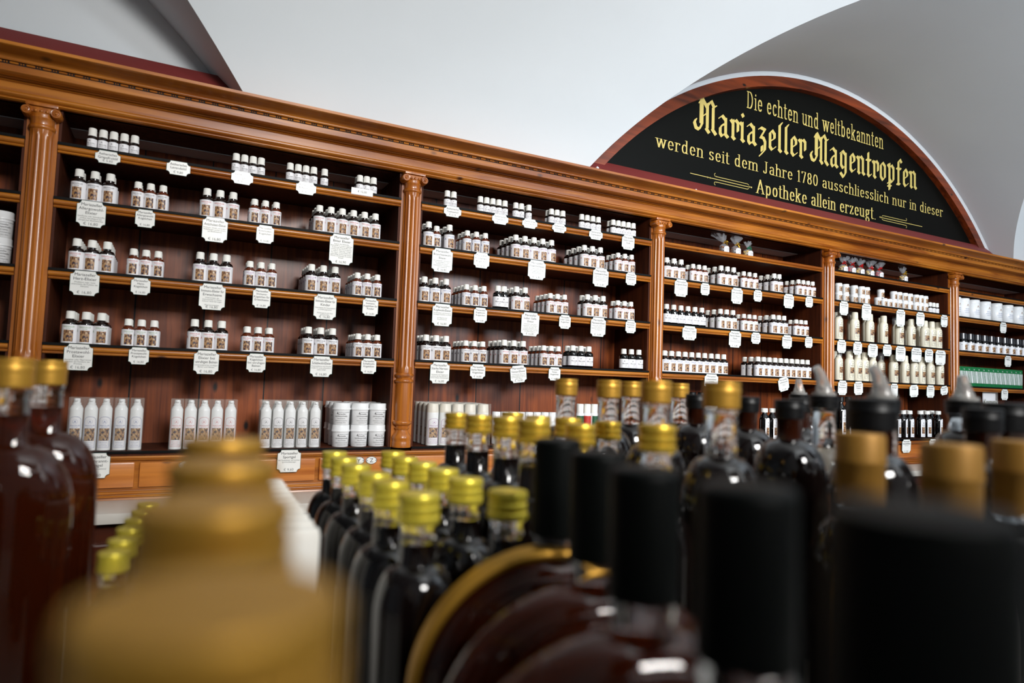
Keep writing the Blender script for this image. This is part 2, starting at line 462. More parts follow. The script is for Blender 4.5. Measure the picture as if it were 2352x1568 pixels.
# fluted pilasters
def pilaster(xc, w, label):
    t = thing('pilaster', label, 'pilaster', (xc, 0, 1.18), group='fluted pine pilasters between the bays')
    z0 = 1.18
    obj('post', boxmesh('post', (-w / 2 + 0.0006, w / 2 - 0.0006, 0.0, 0.06, 0.0, 2.052 - z0), W_FRONTZ), t)
    yc = -0.004; R = 0.026
    # fluted shaft
    bm = bmesh.new(); seg = 60; zs = [1.412, 1.418, 1.428, 1.436, 1.962, 1.972, 1.980, 1.988]
    rings = []
    for z in zs:
        row = []
        for i in range(seg + 1):
            a = PI + PI * i / seg          # front half
            fl = abs(math.sin(a * 7)) ** 0.55
            dp = 0.0034 if 1.43 < z < 1.975 else (0.0018 if 1.425 < z < 1.985 else 0)
            r = R - dp * fl
            row.append(bm.verts.new((r * math.cos(a), yc + r * math.sin(a), z - z0)))
        rings.append(row)
    for A, B in zip(rings, rings[1:]):
        for i in range(seg): bm.faces.new((A[i], A[i + 1], B[i + 1], B[i]))
    obj('fluted_shaft', bm_mesh(bm, 'fluted_shaft', W_FRONTZ, smooth=True, autos=50), t)
    # turned base
    def L(r, z): return (r, z - z0)
    prof = [L(0, 1.18), L(.0305, 1.18), L(.0305, 1.196), L(.029, 1.2), L(.031, 1.206), L(.031, 1.212), L(.027, 1.22), L(.0215, 1.2275), L(.0195, 1.2335), L(.0235, 1.2385), L(.0235, 1.241),
            L(.0195, 1.2425), L(.0195, 1.246), L(.029, 1.2525), L(.0305, 1.257), L(.029, 1.2605), L(.0255, 1.263), L(.0255, 1.266),
            L(.0262, 1.30), L(.0262, 1.36), L(.0256, 1.379), L(.0256, 1.381), L(.030, 1.3835), L(.0308, 1.3875), L(.029, 1.391), L(.0245, 1.394), L(.0245, 1.397), L(.0275, 1.4), L(.0305, 1.4045), L(.029, 1.409), L(.026, 1.412)]
    bm = bmesh.new(); add_lathe(bm, prof, 32, (0, yc, 0))
    obj('turned_base', bm_mesh(bm, 'turned_base', W_FRONTZ, smooth=True, autos=50), t)
    # neck rings and ionic capital
    prof = [L(.026, 1.988), L(.0285, 1.99), L(.030, 1.9945), L(.0285, 1.999), L(.026, 2.0), L(.0262, 2.014), L(.028, 2.016), L(.0285, 2.019), L(.0275, 2.022), L(.03, 2.028), L(0, 2.028)]
    bm = bmesh.new(); add_lathe(bm, prof, 32, (0, yc, 0))
    obj('neck_ring', bm_mesh(bm, 'neck_ring', W_FRONTZ, smooth=True, autos=50), t)
    cap_ = None
    bm = bmesh.new()
    add_box(bm, -0.030, 0.030, -0.030, 0.012, 2.028 - z0, 2.042 - z0, bev=0.002)
    add_box(bm, -0.034, 0.034, -0.034, 0.012, 2.043 - z0, 2.052 - z0, bev=0.002)
    for k in range(3):
        bmesh.ops.create_icosphere(bm, subdivisions=2, radius=0.0045, matrix=Matrix.Translation((-0.012 + 0.012 * k, -0.031, 2.031 - z0)))
    cap_ = obj('capital', bm_mesh(bm, 'capital', W_FRONTZ, smooth=True), t)
    for s in (-1, 1):
        bm = bmesh.new()
        cx, cz = s * 0.031, 2.029 - z0
        add_lathe(bm, [(0, -0.014), (0.0105, -0.014), (0.0115, -0.012), (0.0115, 0.02), (0, 0.02)], 20, (cx, -0.022, cz), axis='Y')
        pts = []
        for i in range(40):
            a = i / 39 * 4.2 * PI; rr = 0.0115 * (1 - i / 48)
            pts.append((cx - s * rr * math.sin(a), -0.0365, cz + rr * math.cos(a)))
        add_tube(bm, pts, 0.0016, 6)
        bmesh.ops.create_icosphere(bm, subdivisions=2, radius=0.003, matrix=Matrix.Translation((cx, -0.0365, cz)))
        obj('volute', bm_mesh(bm, 'volute', W_FRONTZ, smooth=True), cap_)
    return t
PL = ['fluted pine pilaster at the far left beside the dark bay', 'fluted pine pilaster between the first full bay and the second bay', 'fluted pine pilaster between the second bay and the third bay',
      'fluted pine pilaster between the bottle bay and the lotion bay', 'fluted pine pilaster between the lotion bay and the green cartons', 'fluted pine pilaster beyond the green cartons']
for i, (a, b) in enumerate([(0, 1), (1, 2), (2, 3), (3, 4), (4, 5)]):
    xa, xb = BAY[a][1], BAY[b][0]
    pilaster((xa + xb) / 2, xb - xa, PL[i])

# long cornice
X0, X1 = -1.1, 5.1
t = thing('cornice', 'long moulded honey pine cornice running above all the shelf bays', 'cornice', (X0, 0, 2.05))
Wd = X1 - X0; q = 2.05
def cz(pts): return [(y, z - q) for y, z in pts]
def halfround(y, z0, z1, d, n=7):
    c = (z0 + z1) / 2; h = (z1 - z0) / 2
    return [(y - d * math.sin(PI * k / n), c - h * math.cos(PI * k / n)) for k in range(n + 1)]
fr = [(0.012, 2.052), (-0.012, 2.052)] + halfround(-0.014, 2.0535, 2.0585, 0.004) + halfround(-0.016, 2.060, 2.074, 0.009) + [(-0.011, 2.075), (-0.011, 2.098), (-0.016, 2.0985), (-0.018, 2.1005), (-0.016, 2.102)]
fr += [(-0.022, 2.1025), (-0.024, 2.104), (-0.026, 2.104)] + [(-0.026 - 0.024 * math.sin(PI / 2 * k / 6), 2.106 + 0.008 * (1 - math.cos(PI / 2 * k / 6))) for k in range(7)]
fr += [(-0.05, 2.118), (0.012, 2.118)]
bm = bmesh.new(); add_profile_x(bm, cz(fr), 0, Wd)
obj('frieze', bm_mesh(bm, 'frieze', W_FRONT, smooth=True, autos=30), t)
fa = [(-0.045, 2.1055), (-0.060, 2.1055), (-0.062, 2.107), (-0.062, 2.1225), (-0.045, 2.1225)]
bm = bmesh.new(); add_profile_x(bm, cz(fa), 0, Wd)
obj('fascia', bm_mesh(bm, 'fascia', W_FRONT), t)
cr = [(0.02, 2.1195), (-0.055, 2.1225), (-0.055, 2.1305), (-0.068, 2.1305), (-0.070, 2.1335)]
for k in range(9):
    a = PI / 2 * k / 8
    cr.append((-0.070 - 0.044 * (1 - math.cos(a)), 2.134 + 0.0125 * math.sin(a)))
cr += [(-0.118, 2.147), (-0.1205, 2.1485), (-0.1205, 2.156), (0.02, 2.156)]
bm = bmesh.new(); add_profile_x(bm, cz(cr), 0, Wd)
obj('crown', bm_mesh(bm, 'crown', W_FRONT, smooth=True, autos=30), t)
# bead and reel row
bm = bmesh.new(); x = 0.01
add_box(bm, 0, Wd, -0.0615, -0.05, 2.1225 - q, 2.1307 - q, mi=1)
while x < Wd - 0.03:
    add_lathe(bm, [(0, 0), (0.0022, 0.0015), (0.0027, 0.004), (0.0027, 0.016), (0.0022, 0.0185), (0, 0.02)], 8, (x, -0.0635, 2.1265 - q), axis='X')
    for k in range(2):
        add_lathe(bm, [(0, -0.0018), (0.0021, -0.001), (0.0021, 0.001), (0, 0.0018)], 8, (x + 0.0235 + 0.0052 * k, -0.0635, 2.1265 - q), axis='X')
    x += 0.033
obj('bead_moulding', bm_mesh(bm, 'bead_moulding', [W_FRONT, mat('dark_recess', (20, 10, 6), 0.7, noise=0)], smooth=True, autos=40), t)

# maroon sill boards in the lunettes
for xa, xb, lb in ((-1.1, 0.415, 'dark maroon sill board on the cornice under the left plain lunette'), (1.66, 4.98, 'long maroon sill board on the cornice below the black lettered sign')):
    o = obj('sill_board', boxmesh('sill_board', (0, xb - xa, 0.0, 0.012, 0.0, 0.132), MAROON, 0.001), None, (xa, 0.012, 2.157), (-0.0, 0, 0))
    o.rotation_euler = (math.radians(-32), 0, 0)
    tag(o, lb, 'board', 'maroon sill boards on the cornice')

# crumbs of plaster on the cornice edge
for x_, y_, z_, s_ in ((1.585, -0.112, 2.160, 0.006), (2.045, -0.112, 2.1585, 0.004)):
    bm = bmesh.new(); bmesh.ops.create_icosphere(bm, subdivisions=2, radius=s_)
    for v in bm.verts: v.co *= random.uniform(0.75, 1.15)
    o = obj('plaster_crumb', bm_mesh(bm, 'plaster_crumb', PLASTER), None, (x_, y_, z_))
    tag(o, 'white plaster crumb on the cornice edge ' + ('near the left end of the sign' if x_ < 2 else 'below the word werden on the sign'), 'crumb')

# ================================================================ the counter base below the shelves
X0, X1 = -1.0, 4.95
t = thing('drawer_counter', 'pine counter base with letter drawers and pale stone top below the shelves', 'counter', (X0, 0, 0))
W = X1 - X0
bm = bmesh.new()
add_box(bm, 0, W, 0.0, 0.21, 1.05, 1.1665)
pr = [(0.01, 1.168), (-0.016, 1.168), (-0.018, 1.164), (-0.012, 1.160), (-0.010, 1.157), (-0.004, 1.155), (0.01, 1.155)]
add_profile_x(bm, pr, 0, W)
pr = [(0.01, 1.078), (-0.004, 1.078)] + halfround(-0.006, 1.068, 1.077, 0.006) + halfround(-0.010, 1.0605, 1.0675, 0.008) + [(-0.014, 1.0555), (0.01, 1.0555)]
add_profile_x(bm, pr, 0, W)
obj('drawer_case', bm_mesh(bm, 'drawer_case', W_FRONT, smooth=True, autos=30), t)
obj('worktop', boxmesh('worktop', (0, W, -0.19, 0.2, 1.03, 1.055), STONE, 0.003), t)
bm = bmesh.new()
add_box(bm, 0, W, -0.15, 0.2, 0.0, 1.03)
for k in range(12):
    add_box(bm, 0.05 + k * 0.49, 0.05 + k * 0.49 + 0.44, -0.165, -0.15, 0.56, 0.98, bev=0.006)
    add_box(bm, 0.05 + k * 0.49, 0.05 + k * 0.49 + 0.44, -0.165, -0.15, 0.08, 0.52, bev=0.006)
obj('base_cabinet', bm_mesh(bm, 'base_cabinet', W_DARK), t)
spans = [(-0.52, -0.245, ''), (-0.235, 0.221, ''), (0.232, 0.684, 'VX'), (0.696, 0.982, 'YZ')]
for b in (2, 3, 4, 5):
    xa = BAY[b][0] + 0.01; wd = (BAY[b][1] - BAY[b][0]) / 2
    spans += [(xa, xa + wd - 0.012, ''), (xa + wd, xa + 2 * wd - 0.012, '')]
for xa, xb, lt in spans:
    bm = bmesh.new(); add_box(bm, 0, xb - xa, -0.010, 0.002, 1.086, 1.151, bev=0.004)
    d = obj('drawer', bm_mesh(bm, 'drawer', W_DRAWER, smooth=True), t, (xa - X0, 0, 0))
    for i, ch in enumerate(lt):
        xp = {'Y': 0.812, 'Z': 0.851, 'V': 0.340, 'X': 0.381}[ch] - xa
        bm = bmesh.new()
        add_lathe(bm, [(0, 0), (0.0168, 0), (0.0172, 0.0012), (0.0165, 0.002), (0, 0.003)], 28, (0, 0, 0), axis='Y', sx=1, sy=0.68)
        for v in bm.verts: v.co.y = -v.co.y
        for v in list(bm.verts): v.co.y -= 0.0105; v.co.z += 1.1415; v.co.x += xp
        for f in bm.faces: f.material_index = 0
        ring = [(xp + 0.0162 * math.cos(a * PI / 14), -0.0131, 1.1415 + 0.011 * math.sin(a * PI / 14)) for a in range(29)]
        add_tube(bm, ring, 0.0006, 5, mi=1)
        put_text(bm, ch, 0.017, lambda x, y: (xp + x, -0.0139, 1.1358 + y), mi=1, bold=0.0006)
        for sx_ in (-1, 1):
            add_lathe(bm, [(0, -0.0142), (0.0012, -0.0142), (0.0012, -0.01), (0, -0.01)], 8, (xp + sx_ * 0.013, 0, 1.1415), axis='Y', mi=1)
        obj('letter_plate', bm_mesh(bm, 'letter_plate', [ENAMEL, INK]), d)

# ================================================================ the black lettered sign in the lunette
SX, SZ = 3.05, PZ
t = thing('lettered_sign', 'black lunette sign with gold lettering in a reddish wooden arched frame', 'sign', (SX, 0.1, 2.16))
bm = bmesh.new()
n = 72; RI = 1.765; zb = 2.16
def arcpts(r, z_low):
    a0 = math.asin((z_low - SZ) / r)
    return [(r * math.cos(a0 + (PI - 2 * a0) * k / n), SZ + r * math.sin(a0 + (PI - 2 * a0) * k / n) - zb) for k in range(n + 1)]
P = arcpts(RI, 2.16)
f = [bm.verts.new((x, 0.004, z)) for x, z in P]; g = [bm.verts.new((x, 0.022, z)) for x, z in P]
bm.faces.new(f[::-1]); bm.faces.new(g)
for i in range(len(f)): bm.faces.new((f[i], f[(i + 1) % len(f)], g[(i + 1) % len(f)], g[i]))
obj('sign_board', bm_mesh(bm, 'sign_board', SIGNB), t)
bm = bmesh.new(); A = arcpts(1.755, 2.165); B = arcpts(1.803, 2.165)
rr = [[bm.verts.new((p[0], y, p[1])) for p in L_] for L_, y in ((A, 0.01), (A, -0.028), (B, -0.028), (B, 0.02))]
for a, b in zip(rr, rr[1:]):
    for i in range(n): bm.faces.new((a[i], a[i + 1], b[i + 1], b[i]))
obj('arched_frame', bm_mesh(bm, 'arched_frame', W_FRAME), t)

# broad-nib lettering
def hull(P):
    P = sorted(set((round(x, 6), round(y, 6)) for x, y in P))
    def half(Q):
        h = []
        for p in Q:
            while len(h) > 1 and (h[-1][0] - h[-2][0]) * (p[1] - h[-2][1]) - (h[-1][1] - h[-2][1]) * (p[0] - h[-2][0]) <= 0: h.pop()
            h.append(p)
        return h[:-1]
    return half(P) + half(P[::-1])
def arc(cx, cy, rx, ry, a, b, n=10):
    return [(cx + rx * math.cos(math.radians(a + (b - a) * i / n)), cy + ry * math.sin(math.radians(a + (b - a) * i / n))) for i in range(n + 1)]
def sf(x, y, l=1.5, r=1.5): return [(x - l, y), (x + r, y)]
# roman / slab skeletons: x-height 10, ascender 15
ROM = {
 'i': (4, [[(2, 10), (2, 0)], sf(2, 0), sf(2, 9.8, 1.5, 0), [(1.9, 13), (2.1, 13)], [(2, 13.5), (2, 12.6)]]),
 'l': (4, [[(2, 15), (2, 0)], sf(2, 0), sf(2, 14.8, 1.5, 0)]),
 'n': (10, [[(2, 10), (2, 0)], [(2, 7.4)] + arc(4.9, 7.2, 2.7, 2.7, 150, 0), [(7.6, 7.3), (7.6, 0)], sf(2, 0), sf(7.6, 0), sf(2, 9.8, 1.5, 0)]),
 'm': (15.5, [[(2, 10), (2, 0)], arc(4.9, 7.2, 2.7, 2.7, 160, 0), [(7.6, 7.3), (7.6, 0)], arc(10.5, 7.2, 2.7, 2.7, 160, 0), [(13.2, 7.3), (13.2, 0)], sf(2, 0), sf(7.6, 0), sf(13.2, 0), sf(2, 9.8, 1.5, 0)]),
 'h': (10, [[(2, 15), (2, 0)], arc(4.9, 7.2, 2.7, 2.7, 160, 0), [(7.6, 7.3), (7.6, 0)], sf(2, 0), sf(7.6, 0), sf(2, 14.8, 1.5, 0)]),
 'u': (10, [[(2, 10), (2, 2.8)], arc(4.7, 2.8, 2.7, 2.7, 180, 340), [(7.6, 10), (7.6, 0)], sf(7.6, 0.1, 0, 1.5), sf(2, 9.8, 1.5, 0), sf(7.6, 9.8, 1.5, 0)]),
 'r': (7.4, [[(2, 10), (2, 0)], arc(4.9, 6.9, 2.9, 2.9, 165, 60), [(6.2, 8.9), (6.4, 8.6)], [(6.2, 9.1), (6.2, 8.2)], sf(2, 0, 1.5, 1.8), sf(2, 9.8, 1.5, 0)]),
 'o': (9.4, [arc(4.7, 5, 3, 4.9, 0, 360, 22)]),
 'e': (9, [[(1.9, 5.2), (7.2, 5.2)], arc(4.6, 5, 2.9, 4.9, 4, 318, 20)]),
 'c': (8.4, [arc(4.6, 5, 2.9, 4.9, 48, 318, 18), [(6.6, 8.4), (6.6, 7.9)]]),
 's': (8, [arc(4, 7.5, 2.2, 2.3, 40, 235, 10) + arc(3.9, 2.5, 2.5, 2.4, 55, -140, 10), [(6, 9.3), (6, 8)], [(1.7, 2.2), (1.7, .8)]]),
 't': (6.2, [[(2.6, 13.4), (2.6, 2.2)], arc(4.3, 2, 1.7, 1.9, 180, 310, 8), [(.8, 10), (5, 10)]]),
 'd': (10, [[(7.4, 15), (7.4, 0)], arc(4.6, 5, 2.8, 4.9, 42, 318, 18), sf(7.4, 14.8, 1.5, 0), sf(7.4, .1, 0, 1.4)]),
 'b': (10, [[(2.2, 15), (2.2, 0)], arc(4.9, 5, 2.8, 4.9, 138, -138, 18), sf(2.2, 14.8, 1.5, 0)]),
 'p': (10, [[(2.2, 10), (2.2, -5)], arc(4.9, 5, 2.8, 4.9, 138, -138, 18), sf(2.2, 9.8, 1.5, 0), sf(2.2, -5)]),
 'g': (9.6, [arc(4.4, 6.8, 2.5, 3.1, 0, 360, 18), [(6.2, 9.2), (8.2, 9.9)], arc(4.2, 2.4, 2.3, 1.4, 120, 270, 8) + [(6.4, 1)], arc(4.6, -2.2, 3, 2.4, 75, -255, 18)]),
 'k': (10, [[(2, 15), (2, 0)], [(7.6, 9.8), (2.6, 4.6)], [(4, 6.2), (8, 0)], sf(2, 0), sf(7.8, 0), sf(7, 9.8), sf(2, 14.8, 1.5, 0)]),
 'a': (9.2, [arc(4.4, 7.3, 2.5, 2.5, 150, 0, 9) + [(6.9, 0)], arc(4.3, 2.8, 2.6, 2.7, 70, 330, 12), sf(6.9, .1, 0, 1.4), [(2.2, 8.6), (2.2, 7.7)]]),
 'w': (14, [[(1.4, 10), (4.2, 0)], [(4.2, 0), (7, 9.8)], [(7, 10), (9.8, 0)], [(9.8, 0), (12.4, 9.8)], sf(1.4, 9.8), sf(7, 9.8, 1.8, .5), sf(12.4, 9.8)]),
 'z': (8.4, [[(1.6, 9.8), (6.6, 9.8)], [(6.6, 9.8), (1.6, .2)], [(1.6, .2), (6.8, .2)], [(6.8, .2), (6.8, 2)], [(1.6, 9.8), (1.6, 8)]]),
 'D': (12.4, [[(2.4, 14.4), (2.4, 0)], [(1, 14.4), (5.4, 14.4)] + arc(5.2, 7.2, 4.6, 7.2, 85, -85, 18) + [(1, 0)]]),
 'J': (9, [[(5.6, 14.4), (5.6, 2.4)], arc(3.6, 2.4, 2, 2.4, 0, -150, 9), sf(5.6, 14.4), [(1.8, 2.6), (1.8, 1.5)]]),
 'A': (13.4, [[(6.4, 15), (1.6, 0)], [(6.2, 15), (11.2, 0)], [(3.6, 5), (9.2, 5)], sf(1.6, 0), sf(11, 0, 1.8)]),
 '1': (6.4, [[(3.4, 14.4), (3.4, 0)], sf(3.4, 0), [(1.6, 12.8), (3.4, 14.4)]]),
 '7': (8.6, [[(1.4, 14.2), (7.2, 14.2)], [(7.2, 14.2), (3.6, 0)], [(1.4, 14.2), (1.4, 12)]]),
 '8': (9, [arc(4.5, 10.8, 2.5, 3.5, 0, 360, 18), arc(4.5, 3.7, 2.9, 3.7, 0, 360, 18)]),
 '0': (9.4, [arc(4.7, 7.2, 3.1, 7.2, 0, 360, 22)]),
 '.': (4, [[(2, .6), (2, .2)], [(1.8, .5), (2.2, .5)]]), ' ': (5, []),
}
BL = {
 'i': (5.6, [[(.9, 8.9), (2.3, 7.9)], [(2.6, 9), (2.6, 1.5)], [(2.0, 1.7), (4.0, .6)], [(2.4, 12.9), (3.4, 11.9)]]),
 'r': (7.4, [[(.9, 8.9), (2.3, 7.9)], [(2.6, 9), (2.6, 1.5)], [(2.0, 1.7), (4.0, .6)], [(2.9, 8), (4.8, 9.4)], [(4.8, 9.4), (6.6, 8.2)], [(6.5, 8.4), (6.5, 4.6)]]),
 'n': (10, [[(.9, 8.9), (2.3, 7.9)], [(2.6, 9), (2.6, 1.5)], [(2.0, 1.7), (3.6, .6)], [(2.9, 8), (5, 9.5)], [(5, 9.5), (7, 8)], [(7, 8.4), (7, 1.5)], [(6.5, 1.7), (8.6, .6)]]),
 'a': (9.6, [[(1.6, 8.4), (3.6, 9.6)], [(3.6, 9.6), (6.4, 8)], [(6.4, 8.6), (6.4, 1.6)], [(6.0, 1.8), (8.2, .6)], [(6.2, 6.2), (3.8, 5.6)], [(3.8, 5.6), (2.2, 4)], [(2.2, 4.2), (2.2, 1.6)], [(2.2, 1.6), (3.6, .5)], [(3.6, .5), (6, 2.2)]]),
 'z': (8.4, [[(1.4, 8.6), (3, 9.4)], [(3, 9.2), (6.2, 8.8)], [(6.2, 8.8), (2.6, 4.8)], [(2.6, 5), (5, 4.8)], [(5, 4.8), (6.4, 3.2)], [(6.4, 3.2), (6.2, -.6)], [(6.2, -.6), (2.2, -3.6)], [(3.8, .9), (3.8, -1.2)]]),
 'e': (7.8, [[(2.2, 8.2), (2.2, 1.8)], [(2, 1.8), (4, .5)], [(4, .5), (6.6, 2)], [(2.2, 8), (4, 9.5)], [(4, 9.5), (6, 7.9)], [(6, 8.2), (6, 6)], [(6, 6), (2.6, 4.4)]]),
 'l': (5.6, [[(4.4, 14.2), (2.8, 12.6)], [(2.6, 13), (2.6, 1.5)], [(2.0, 1.7), (4.0, .6)]]),
 'g': (9.4, [[(1.6, 8.4), (3.6, 9.6)], [(3.6, 9.6), (6.4, 8)], [(2.2, 8), (2.2, 2.4)], [(2.2, 2.4), (4, 1)], [(4, 1), (6.4, 2.6)], [(6.6, 8.6), (6.6, -1)], [(6.6, -1), (4.4, -3.4)], [(4.4, -3.4), (1.6, -1.6)]]),
 't': (6.4, [[(2.6, 12.4), (2.6, 1.6)], [(2.0, 1.7), (3.8, .5)], [(3.8, .5), (5.4, 1.6)], [(.8, 8.8), (5, 8.8)]]),
 'o': (9, [[(2.2, 8), (2.2, 2)], [(2.2, 2), (4.4, .5)], [(4.4, .5), (6.6, 2.2)], [(6.6, 2), (6.6, 8)], [(2.2, 8), (4.2, 9.5)], [(4.2, 9.5), (6.6, 8)]]),
 'p': (10, [[(.9, 9.4), (2.3, 8.2)], [(2.6, 10), (2.6, -3.4)], [(.8, -.2), (2.6, .4)], [(2.9, 8), (5, 9.5)], [(5, 9.5), (7, 8)], [(7, 8.4), (7, 2)], [(7, 2), (5, .5)], [(5, .5), (2.8, 1.8)], [(1, -1.6), (4.2, -1.6)]]),
 'f': (6.6, [[(2.6, 12.4), (2.6, .6)], [(1, .6), (4, .6)], [(2.6, 12.4), (4.4, 13.8)], [(4.4, 13.8), (6, 12.4)], [(.8, 8.8), (5.2, 8.8)]]),
 'M': (17, [[(5.2, 14.6), (5.2, 3.4)], [(4.4, 13.6), (4.4, 4.2)], [(5.2, 3.4), (3.2, .8)], [(3.2, .8), (.8, 1.2)], [(.8, 1.2), (-.4, 3.4)], [(-.4, 3.4), (.6, 4.8)], [(3.4, 12.6), (5.2, 14.6)], [(5.2, 14.6), (8.8, 11.4)],
              [(9.2, 13), (9.2, 2)], [(8.4, 2), (10.6, .4)], [(9.4, 12), (12, 14.6)], [(12, 14.6), (14.2, 12.2)], [(14.2, 12.2), (15.6, 12.8)], [(13.6, 12), (13.6, 2.4)], [(13, 2.4), (15.8, .4)], [(7, 7.6), (8.8, 8.8)]]),
}
def write(txt, font, x0, x1, z, unit, nib, gap=1.0, y=0.0032):
    adv = 0; runs = []
    for ch in txt:
        a, st = font.get(ch, (5, [])); runs.append((adv, st)); adv += a + gap
    sx = (x1 - x0) / (adv - gap)
    bm = bmesh.new()
    for ch, (off, st) in list(zip(txt, runs)) + [(' ', (0, []))]:
        if ch == ' ':
            if len(bm.faces): obj('painted_word', bm_mesh(bm, 'painted_word', GOLDL), t)
            else: bm.free()
            bm = bmesh.new(); continue
        for pl in st:
            for (ax, ay), (bx, by) in zip(pl, pl[1:]):
                pts = []
                for px_, py_ in ((ax, ay), (bx, by)):
                    for nx, ny in nib: pts.append((x0 + (off + px_) * sx + nx * unit, z + py_ * unit + ny * unit))
                h = hull(pts)
                y -= 6e-6
                if len(h) > 2: bm.faces.new([bm.verts.new((u - SX, y, v - zb)) for u, v in h])
def nibrect(w, h, ang=0):
    c, s = math.cos(math.radians(ang)), math.sin(math.radians(ang))
    return [(x * c - y * s, x * s + y * c) for x, y in ((-w / 2, -h / 2), (w / 2, -h / 2), (w / 2, h / 2), (-w / 2, h / 2))]
TY = 0.003
for args in (('Die echten und weltbekannten', ROM, 2.538, 3.525, 2.676, 0.0052, nibrect(1.15, 0.75), 1.2),
             ('werden seit dem Jahre 1780 ausschliesslich nur in dieser', ROM, 2.02, 4.05, 2.392, 0.0037, nibrect(1.9, 0.5), 0.9),
             ('Apotheke allein erzeugt.', ROM, 2.605, 3.465, 2.293, 0.0042, nibrect(1.9, 0.5), 0.9),
             ('Mariazeller', BL, 2.232, 2.935, 2.506, 0.0102, nibrect(1.75, 0.4, 38), 0.0),
             ('Magentropfen', BL, 2.972, 3.822, 2.506, 0.0102, nibrect(1.75, 0.4, 38), 0.0)): write(*args)
bm = bmesh.new()
def ln(pts, wd):
    for (ax, az), (bx, bz) in zip(pts, pts[1:]):
        d = Vector((bx - ax, bz - az)); d.normalize(); nx, nz = -d.y * wd, d.x * wd
        bm.faces.new([bm.verts.new((u - SX, TY, v - zb)) for u, v in ((ax + nx, az + nz), (ax - nx, az - nz), (bx - nx, bz - nz), (bx + nx, bz + nz))])
for xa, s in ((2.21, 1), (3.865, -1)):
    ln([(xa, 2.3125), (xa + s * 0.36, 2.311)], 0.0014)
    for dz in (0.012, -0.012):
        ln([(xa + s * 0.145, 2.3115 + dz)] + [(xa + s * 0.34, 2.3115 + dz)], 0.0012)
        ln([(xa + s * (0.145 + 0.006 * math.cos(a)), 2.3115 + dz * 1.0 + (1 if dz > 0 else -1) * (0.007 - 0.007 * math.sin(a))) for a in [PI * 1.5 - PI * 1.3 * k / 8 for k in range(9)]], 0.0012)
        ln([(xa + s * 0.34, 2.3115 + dz), (xa + s * 0.348, 2.3115 + dz * 0.6)], 0.0012)
    for dx in (0.10, 0.115, 0.355, 0.365):
        ln([(xa + s * dx - 0.003, 2.3118), (xa + s * dx + 0.003, 2.3118)], 0.0032)
obj('scroll_ornament', bm_mesh(bm, 'scroll_ornament', GOLDL), t)

